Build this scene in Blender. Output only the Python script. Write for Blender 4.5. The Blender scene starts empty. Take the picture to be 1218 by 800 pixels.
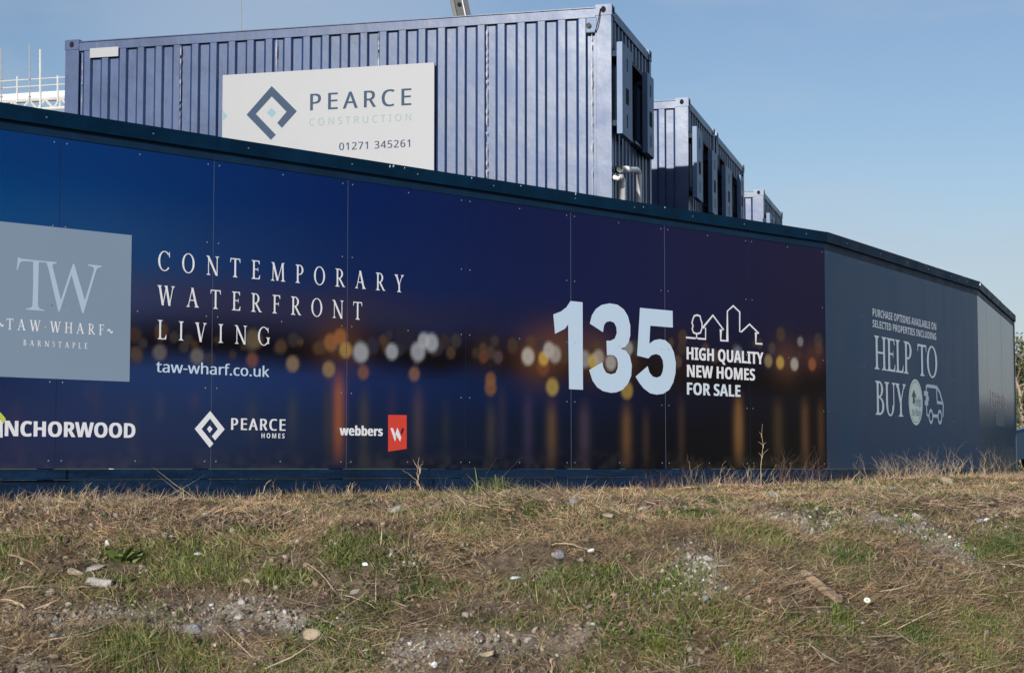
import bpy, bmesh, math, random
import numpy as np
from mathutils import Vector
from mathutils.geometry import tessellate_polygon

random.seed(7)
rng = np.random.default_rng(11)
scene = bpy.context.scene
col = scene.collection
R = math.radians

# ------------------------------------------------------------------ camera
EYE = 0.15                                   # eye level: 0.15 m above the foot of the hoarding
F_PX, CX, CY = 2151.0, 609.0, 400.0          # focal length in pixels of a 1218 x 800 picture
PITCH = math.atan(157.0 / F_PX)
cam_d = bpy.data.cameras.new('camera')
cam = bpy.data.objects.new('camera', cam_d)
col.objects.link(cam)
cam_d.sensor_width = 36.0
cam_d.lens = F_PX / 1218.0 * 36.0
cam_d.clip_start, cam_d.clip_end = 0.1, 3000.0
cam.location = (0, 0, EYE)
cam.rotation_euler = (math.pi / 2 + PITCH, 0, 0)
cam_d.dof.use_dof = True
cam_d.dof.focus_distance = 15.5
cam_d.dof.aperture_fstop = 8.0
scene.camera = cam

# ------------------------------------------------------------------ sky, sun, exposure
SUN_AZ, SUN_EL = 20.0, 18.0                  # degrees left of straight behind the camera, height
to_sun = Vector((-math.sin(R(SUN_AZ)) * math.cos(R(SUN_EL)), -math.cos(R(SUN_AZ)) * math.cos(R(SUN_EL)), math.sin(R(SUN_EL))))
world = bpy.data.worlds.new('World')
scene.world = world
world.use_nodes = True
wt = world.node_tree
for n_ in list(wt.nodes):
    wt.nodes.remove(n_)
w_out = wt.nodes.new('ShaderNodeOutputWorld')
w_bg = wt.nodes.new('ShaderNodeBackground')
w_sky = wt.nodes.new('ShaderNodeTexSky')
w_sky.sky_type = 'NISHITA'
w_sky.sun_disc = False
w_sky.sun_elevation = R(SUN_EL)
w_sky.sun_rotation = R(180 + SUN_AZ)
w_sky.air_density, w_sky.dust_density, w_sky.ozone_density = 1.0, 0.6, 1.6
w_tc = wt.nodes.new('ShaderNodeTexCoord')
w_map = wt.nodes.new('ShaderNodeMapping')
w_map.inputs['Scale'].default_value = (2.2, 2.2, 7.0)
w_map.inputs['Location'].default_value = (0.35, 0.2, 0.55)
w_noise = wt.nodes.new('ShaderNodeTexNoise')
w_noise.inputs['Scale'].default_value = 1.6
w_noise.inputs['Detail'].default_value = 5.0
w_noise.inputs['Roughness'].default_value = 0.5
w_ramp = wt.nodes.new('ShaderNodeValToRGB')
w_ramp.color_ramp.elements[0].position = 0.42
w_ramp.color_ramp.elements[0].color = (0, 0, 0, 1)
w_ramp.color_ramp.elements[1].position = 0.72
w_ramp.color_ramp.elements[1].color = (0.6, 0.6, 0.6, 1)
w_mix = wt.nodes.new('ShaderNodeMixRGB')
w_mix.inputs[2].default_value = (5.3, 5.8, 6.3, 1)       # thin high cloud
wt.links.new(w_tc.outputs['Generated'], w_map.inputs['Vector'])
wt.links.new(w_map.outputs['Vector'], w_noise.inputs['Vector'])
wt.links.new(w_noise.outputs['Fac'], w_ramp.inputs['Fac'])
w_veil_dir = wt.nodes.new('ShaderNodeVectorMath')      # one wide thin veil of cloud high on the left
w_veil_dir.operation = 'DOT_PRODUCT'
w_veil_dir.inputs[1].default_value = Vector((-0.125, 0.96, 0.275)).normalized()
w_veil = wt.nodes.new('ShaderNodeMapRange')
w_veil.interpolation_type = 'SMOOTHSTEP'
w_veil.inputs['From Min'].default_value, w_veil.inputs['From Max'].default_value = 0.990, 0.9999
w_veil.inputs['To Max'].default_value = 0.36
w_add = wt.nodes.new('ShaderNodeMath')
w_add.operation = 'ADD'
w_add.use_clamp = True
wt.links.new(w_tc.outputs['Generated'], w_veil_dir.inputs[0])
wt.links.new(w_veil_dir.outputs['Value'], w_veil.inputs['Value'])
wt.links.new(w_veil.outputs['Result'], w_add.inputs[0])
wt.links.new(w_ramp.outputs['Color'], w_add.inputs[1])
wt.links.new(w_add.outputs['Value'], w_mix.inputs[0])
wt.links.new(w_sky.outputs['Color'], w_mix.inputs[1])
w_sep = wt.nodes.new('ShaderNodeSeparateXYZ')
w_low = wt.nodes.new('ShaderNodeMapRange')
w_low.interpolation_type = 'SMOOTHSTEP'
w_low.inputs['From Min'].default_value, w_low.inputs['From Max'].default_value = -0.02, 0.20
w_low.inputs['To Min'].default_value, w_low.inputs['To Max'].default_value = 0.80, 0.0
w_hor = wt.nodes.new('ShaderNodeMixRGB')
w_hor.inputs[2].default_value = (4.8, 5.1, 5.95, 1)    # pale band of thin cloud low over the horizon
wt.links.new(w_tc.outputs['Generated'], w_sep.inputs['Vector'])
wt.links.new(w_sep.outputs['Z'], w_low.inputs['Value'])
wt.links.new(w_low.outputs['Result'], w_hor.inputs[0])
w_tone = wt.nodes.new('ShaderNodeMixRGB')
w_tone.blend_type = 'MULTIPLY'
w_tone.inputs[0].default_value = 1.0
w_tone.inputs[2].default_value = (0.95, 0.965, 1.04, 1)
wt.links.new(w_mix.outputs['Color'], w_tone.inputs[1])
wt.links.new(w_tone.outputs['Color'], w_hor.inputs[1])
wt.links.new(w_hor.outputs['Color'], w_bg.inputs['Color'])
w_bg.inputs['Strength'].default_value = 0.080
wt.links.new(w_bg.outputs['Background'], w_out.inputs['Surface'])

sun_d = bpy.data.lights.new('sun', 'SUN')
sun_d.energy = 3.7
sun_d.angle = R(0.53)
sun_d.color = (1.0, 0.965, 0.92)
sun = bpy.data.objects.new('sun', sun_d)
col.objects.link(sun)
sun.location = (-20, -40, 30)
sun.rotation_euler = (-to_sun).to_track_quat('-Z', 'Y').to_euler()

scene.view_settings.view_transform = 'Standard'
scene.view_settings.look = 'None'
scene.view_settings.exposure = 0.32
scene.view_settings.gamma = 1.0
scene.view_settings.use_curve_mapping = False

# ------------------------------------------------------------------ helpers
CPH, SPH = math.cos(PITCH), math.sin(PITCH)
CAM = np.array([0.0, 0.0, EYE])


def ray(px, py):
    u, v = px - CX, CY - py
    return np.array([u, F_PX * CPH - v * SPH, F_PX * SPH + v * CPH])


def at_y(px, py, y):
    r = ray(px, py)
    return CAM + r * (y / r[1])


def at_z(px, py, z):
    r = ray(px, py)
    return CAM + r * ((z - EYE) / r[2])


class Frame:
    """a vertical plane: O a point on it, d along it, n out of it"""
    def __init__(self, O, az):
        self.O = np.array([O[0], O[1], 0.0])
        self.d = np.array([math.sin(R(az)), math.cos(R(az)), 0.0])
        self.n = np.array([math.cos(R(az)), -math.sin(R(az)), 0.0])

    def pt(self, u, w, z):
        return self.O + self.d * u + self.n * w + np.array([0, 0, z])

    def uz(self, px, py, w=0.0):
        r = ray(px, py)
        o = self.O + self.n * w
        t = ((o - CAM) @ self.n) / (r @ self.n)
        p = CAM + r * t
        return float((p - self.O) @ self.d), float(p[2])


def lin(*c):
    """display values 0..255 to linear"""
    c = np.array(c, float) / 255.0
    return np.where(c <= 0.04045, c / 12.92, ((c + 0.055) / 1.055) ** 2.4)


class MB:
    """collects shapes, builds them as ONE mesh object"""
    def __init__(self):
        self.v, self.f, self.m = [], [], []

    def poly(self, pts, mi=0):
        b = len(self.v)
        self.v += [tuple(map(float, p)) for p in pts]
        self.f.append(tuple(range(b, b + len(pts))))
        self.m.append(mi)

    def mesh(self, pts, faces, mi=0):
        b = len(self.v)
        self.v += [tuple(map(float, p)) for p in pts]
        for f in faces:
            self.f.append(tuple(b + i for i in f))
            self.m.append(mi)

    def hexa(self, c, mi=0):
        """8 corners: 0-3 bottom ring, 4-7 top ring"""
        self.mesh(c, [(3, 2, 1, 0), (4, 5, 6, 7), (0, 1, 5, 4), (1, 2, 6, 5), (2, 3, 7, 6), (3, 0, 4, 7)], mi)

    def box(self, fr, u0, u1, w0, w1, z0, z1, mi=0):
        p = fr.pt
        self.hexa([p(u0, w0, z0), p(u1, w0, z0), p(u1, w1, z0), p(u0, w1, z0),
                   p(u0, w0, z1), p(u1, w0, z1), p(u1, w1, z1), p(u0, w1, z1)], mi)

    def tube(self, path, rad, k=6, mi=0, cap=True):
        path = [np.array(p, float) for p in path]
        if not hasattr(rad, '__len__'):
            rad = [rad] * len(path)
        rings = []
        for i, p in enumerate(path):
            t = path[min(i + 1, len(path) - 1)] - path[max(i - 1, 0)]
            t /= max(np.linalg.norm(t), 1e-9)
            a = np.array([0, 0, 1.0]) if abs(t[2]) < 0.9 else np.array([1.0, 0, 0])
            x = np.cross(t, a); x /= np.linalg.norm(x)
            y = np.cross(t, x)
            rings.append([p + rad[i] * (math.cos(2 * math.pi * j / k) * x + math.sin(2 * math.pi * j / k) * y) for j in range(k)])
        b = len(self.v)
        for r in rings:
            self.v += [tuple(q) for q in r]
        for i in range(len(path) - 1):
            for j in range(k):
                a0, a1 = b + i * k + j, b + i * k + (j + 1) % k
                self.f.append((a0, a1, a1 + k, a0 + k)); self.m.append(mi)
        if cap:
            self.f.append(tuple(b + j for j in reversed(range(k)))); self.m.append(mi)
            e = b + (len(path) - 1) * k
            self.f.append(tuple(e + j for j in range(k))); self.m.append(mi)

    def build(self, name, mats, parent=None, smooth=False):
        if not isinstance(mats, (list, tuple)):
            mats = [mats]
        o_ = np.array(ORIGIN.get(parent.name, (0, 0, 0))) if parent else np.zeros(3)
        me = bpy.data.meshes.new(name)
        me.from_pydata([tuple(np.array(p) - o_) for p in self.v], [], self.f)
        for m in mats:
            me.materials.append(m)
        if len(mats) > 1:
            me.polygons.foreach_set('material_index', self.m)
        if smooth:
            me.polygons.foreach_set('use_smooth', [True] * len(me.polygons))
        me.update()
        o = bpy.data.objects.new(name, me)
        col.objects.link(o)
        if parent:
            o.parent = parent
            ORIGIN[o.name] = tuple(o_)
        return o


ORIGIN = {}


def thing(name, loc, label, cat, group=None):
    o = bpy.data.objects.new(name, None)
    col.objects.link(o)
    o.empty_display_size = 0.3
    o.location = tuple(map(float, loc))
    ORIGIN[o.name] = tuple(map(float, loc))
    return tag(o, label, cat, group)


def tag(o, label, cat, group=None):
    o['label'] = label
    o['category'] = cat
    if group:
        o['group'] = group
    return o


def as_thing(mb, name, mats, base, label, cat, group=None, smooth=False):
    """a thing that is one mesh, its origin at its base"""
    o = mb.build(name, mats, None, smooth)
    base = Vector(tuple(map(float, base)))
    o.data.transform(__import__('mathutils').Matrix.Translation(-base))
    o.location = base
    return tag(o, label, cat, group)


# ------------------------------------------------------------------ materials
def mat(name, color=(0.5, 0.5, 0.5), rough=0.5, metal=0.0, var=0.0, vscale=8.0, spec=0.5, bump=0.0, bscale=40.0, attr=None, stretch=None):
    m = bpy.data.materials.new(name)
    m.use_nodes = True
    t = m.node_tree
    b = t.nodes['Principled BSDF']
    b.inputs['Roughness'].default_value = rough
    b.inputs['Metallic'].default_value = metal
    b.inputs['Specular IOR Level'].default_value = spec
    b.inputs['Base Color'].default_value = (*color, 1)
    tc = t.nodes.new('ShaderNodeTexCoord')
    src = tc.outputs['Object']
    if stretch:
        mp = t.nodes.new('ShaderNodeMapping')
        mp.inputs['Scale'].default_value = stretch
        t.links.new(src, mp.inputs['Vector'])
        src = mp.outputs['Vector']
    base = None
    if attr:
        at = t.nodes.new('ShaderNodeAttribute')
        at.attribute_name = attr
        base = at.outputs['Color']
        t.links.new(base, b.inputs['Base Color'])
    if var > 0:
        n = t.nodes.new('ShaderNodeTexNoise')
        n.inputs['Scale'].default_value = vscale
        n.inputs['Detail'].default_value = 6
        n.inputs['Roughness'].default_value = 0.65
        t.links.new(src, n.inputs['Vector'])
        mr = t.nodes.new('ShaderNodeMapRange')
        mr.inputs['From Min'].default_value = 0.3
        mr.inputs['From Max'].default_value = 0.7
        mr.inputs['To Min'].default_value = 1 - var
        mr.inputs['To Max'].default_value = 1 + var
        t.links.new(n.outputs['Fac'], mr.inputs['Value'])
        mx = t.nodes.new('ShaderNodeVectorMath')
        mx.operation = 'SCALE'
        if base is None:
            mx.inputs[0].default_value = color
        else:
            t.links.new(base, mx.inputs[0])
        t.links.new(mr.outputs['Result'], mx.inputs['Scale'])
        t.links.new(mx.outputs['Vector'], b.inputs['Base Color'])
        r2 = t.nodes.new('ShaderNodeMapRange')
        r2.inputs['From Min'].default_value = 0.3
        r2.inputs['From Max'].default_value = 0.7
        r2.inputs['To Min'].default_value = max(0.02, rough * (1 - 0.6 * var))
        r2.inputs['To Max'].default_value = min(1, rough * (1 + 0.6 * var))
        t.links.new(n.outputs['Fac'], r2.inputs['Value'])
        t.links.new(r2.outputs['Result'], b.inputs['Roughness'])
    if bump > 0:
        n2 = t.nodes.new('ShaderNodeTexNoise')
        n2.inputs['Scale'].default_value = bscale
        n2.inputs['Detail'].default_value = 4
        t.links.new(tc.outputs['Object'], n2.inputs['Vector'])
        bp = t.nodes.new('ShaderNodeBump')
        bp.inputs['Strength'].default_value = bump
        bp.inputs['Distance'].default_value = 0.02
        t.links.new(n2.outputs['Fac'], bp.inputs['Height'])
        t.links.new(bp.outputs['Normal'], b.inputs['Normal'])
    return m


def container_paint():
    """navy sheet-metal paint with chalky scuffs that run down the sheet and a few stains"""
    m = mat('container_paint', (0.020, 0.046, 0.128), 0.39, 0, 0.26, 2.2, 0.62, 0.12, 5.0)
    t = m.node_tree
    b = t.nodes['Principled BSDF']
    b.inputs['Specular Tint'].default_value = (0.87, 0.93, 1.0, 1)
    old = b.inputs['Base Color'].links[0].from_socket
    tc = t.nodes.new('ShaderNodeTexCoord')
    mp = t.nodes.new('ShaderNodeMapping')
    mp.inputs['Scale'].default_value = (9, 9, 0.7)
    n = t.nodes.new('ShaderNodeTexNoise')
    n.inputs['Scale'].default_value = 2.5
    n.inputs['Detail'].default_value = 8
    n.inputs['Roughness'].default_value = 0.7
    rp = t.nodes.new('ShaderNodeValToRGB')
    rp.color_ramp.elements[0].position = 0.60
    rp.color_ramp.elements[1].position = 0.74
    rp.color_ramp.elements[1].color = (0.5, 0.5, 0.5, 1)
    mx = t.nodes.new('ShaderNodeMixRGB')
    mx.inputs[2].default_value = (0.13, 0.14, 0.19, 1)
    t.links.new(tc.outputs['Object'], mp.inputs['Vector'])
    t.links.new(mp.outputs['Vector'], n.inputs['Vector'])
    t.links.new(n.outputs['Fac'], rp.inputs['Fac'])
    t.links.new(rp.outputs['Color'], mx.inputs[0])
    t.links.new(old, mx.inputs[1])
    t.links.new(mx.outputs['Color'], b.inputs['Base Color'])
    return m


M = {
    'paint': container_paint(),
    'scuff': mat('scuffed_primer', (0.17, 0.185, 0.24), 0.42, 0, 0.3, 30, 0.74),
    'black': mat('black_rubber_and_shade', (0.008, 0.008, 0.01), 0.6),
    'dark_hole': mat('dark_interior', (0.004, 0.004, 0.006), 0.9),
    'glass': mat('window_glass', (0.01, 0.012, 0.016), 0.06, 0, 0, 1, 0.5),
    'shutter': mat('shutter_paint', (0.055, 0.125, 0.25), 0.45, 0, 0.1, 3),
    'white': mat('white_plastic', (0.88, 0.88, 0.87), 0.45, 0, 0.06, 6),
    'board': mat('white_board', (0.335, 0.340, 0.350), 0.5, 0, 0.035, 1.2),
    'navy_trim': mat('navy_trim', (0.0012, 0.018, 0.044), 0.5, 0, 0.35, 3.5, 0.08, 0.08, 18),
    'navy_rail': mat('navy_rail', (0.0055, 0.024, 0.056), 0.5, 0, 0.25, 4.0, 0.12),
    'navy_kick': mat('navy_timber', (0.004, 0.020, 0.052), 0.5, 0, 0.5, 5.0, 0.22, 0.25, 30, None, (0.6, 0.6, 4)),
    'joint': mat('panel_joint', (0.08, 0.11, 0.18), 0.4),
    'screw': mat('screw_head', (0.20, 0.22, 0.28), 0.45, 0.3),
    'vinyl_white': mat('white_vinyl', (0.86, 0.86, 0.88), 0.42),
    'vinyl_sale': mat('pale_sale_vinyl', (0.72, 0.80, 0.86), 0.42),
    'vinyl_ice': mat('ice_blue_vinyl', (0.58, 0.72, 0.86), 0.42),
    'vinyl_square': mat('grey_blue_vinyl', (0.235, 0.315, 0.41), 0.42, 0, 0.03, 1.0),
    'vinyl_pale': mat('pale_blue_vinyl', (0.47, 0.58, 0.70), 0.42),
    'vinyl_badge': mat('badge_vinyl', (0.66, 0.76, 0.72), 0.42),
    'vinyl_grey': mat('grey_vinyl', (0.74, 0.82, 0.90), 0.42),
    'vinyl_red': mat('red_vinyl', (0.72, 0.055, 0.030), 0.42),
    'vinyl_plum': mat('plum_vinyl', (0.05, 0.006, 0.02), 0.42),
    'vinyl_lime': mat('lime_vinyl', (0.62, 0.66, 0.09), 0.42),
    'vinyl_green': mat('green_vinyl', (0.012, 0.07, 0.07), 0.42),
    'vinyl_teal': mat('teal_vinyl', (0.12, 0.27, 0.36), 0.42),
    'ink_slate': mat('slate_ink', (0.040, 0.068, 0.115), 0.6, 0, 0, 1, 0.15),
    'ink_mint': mat('mint_ink', (0.195, 0.28, 0.29), 0.5),
    'ink_cyan': mat('cyan_ink', (0.15, 0.28, 0.33), 0.5),
    'print': mat('printed_panel', (0.1, 0.1, 0.1), 0.36, 0, 0, 1, 0.12, 0, 1, 'print'),
    'slate_panel': mat('slate_blue_panel', (0.010, 0.042, 0.106), 0.36, 0, 0.22, 1.3, 0.10, 0, 1, None, (2.5, 2.5, 0.4)),
    'end_panel': mat('slate_grey_panel', (0.034, 0.056, 0.084), 0.25, 0, 0.06, 0.8, 0.36, 0, 1, None, (4, 4, 0.3)),
    'galv': mat('galvanised_steel', (0.42, 0.43, 0.42), 0.4, 0.3, 0.15, 6),
    'scaf_white': mat('white_steel', (0.60, 0.60, 0.57), 0.5, 0, 0.08, 2),
    'timber_board': mat('scaffold_boards', (0.22, 0.14, 0.07), 0.8, 0, 0.4, 3),
    'boom_grey': mat('boom_grey', (0.030, 0.034, 0.040), 0.45, 0.2, 0.2, 3),
    'boom_tan': mat('boom_tan', (0.12, 0.11, 0.09), 0.5, 0.1, 0.2, 3),
    'boom_navy': mat('boom_navy', (0.006, 0.014, 0.04), 0.4, 0, 0.2, 3),
    'car_paint': mat('car_paint', (0.006, 0.022, 0.05), 0.15, 0, 0.05, 2, 0.6),
    'rubber': mat('tyre_rubber', (0.02, 0.02, 0.02), 0.8),
    'rim': mat('alloy_rim', (0.4, 0.4, 0.42), 0.3, 0.8),
    'lamp': mat('headlamp_lens', (0.6, 0.62, 0.65), 0.1),
    'straw': mat('dry_grass', (0.3, 0.2, 0.1), 0.75, 0, 0, 1, 0.25, 0, 1, 'tint'),
    'green': mat('green_leaf', (0.06, 0.1, 0.02), 0.6, 0, 0, 1, 0.3, 0, 1, 'tint'),
    'stem': mat('dry_stem', (0.30, 0.21, 0.13), 0.8, 0, 0.3, 25, 0.2),
    'stem_pale': mat('pale_stem', (0.46, 0.35, 0.23), 0.8, 0, 0.25, 25, 0.2),
    'stem_red': mat('reddish_stem', (0.12, 0.075, 0.062), 0.75, 0, 0.35, 25, 0.2),
    'blade_green': mat('fresh_blade', (0.16, 0.22, 0.045), 0.55, 0, 0.25, 20, 0.3),
    'leaf_green': mat('broad_leaf', (0.17, 0.24, 0.065), 0.5, 0, 0.3, 15, 0.3),
    'petal': mat('white_petal', (0.82, 0.82, 0.80), 0.6),
    'yellow': mat('yellow_centre', (0.65, 0.45, 0.04), 0.7),
    'stone': mat('pale_stone', (0.38, 0.35, 0.31), 0.85, 0, 0.3, 18, 0.2, 0.5, 60),
    'stone_grey': mat('grey_stone', (0.24, 0.24, 0.25), 0.85, 0, 0.3, 18, 0.2, 0.5, 60),
    'stone_tan': mat('tan_stone', (0.36, 0.29, 0.20), 0.85, 0, 0.3, 18, 0.2, 0.5, 60),
    'litter': mat('white_litter', (0.74, 0.75, 0.76), 0.5, 0, 0.1, 20),
    'plank': mat('weathered_wood', (0.40, 0.28, 0.18), 0.8, 0, 0.3, 14, 0.2, 0.3, 50, None, (1, 1, 1)),
    'pebble': mat('gravel_pebble', (0.3, 0.28, 0.25), 0.85, 0, 0.15, 60, 0.2, 0, 1, 'tint'),
    'bark': mat('pale_bark', (0.36, 0.29, 0.21), 0.85, 0, 0.3, 10, 0.2),
    'field': mat('field_grass', (0.085, 0.115, 0.035), 0.9, 0, 0.3, 0.08),
}

M['end_panel'].node_tree.nodes['Principled BSDF'].inputs['Specular Tint'].default_value = (0.78, 0.91, 1.0, 1)

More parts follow.
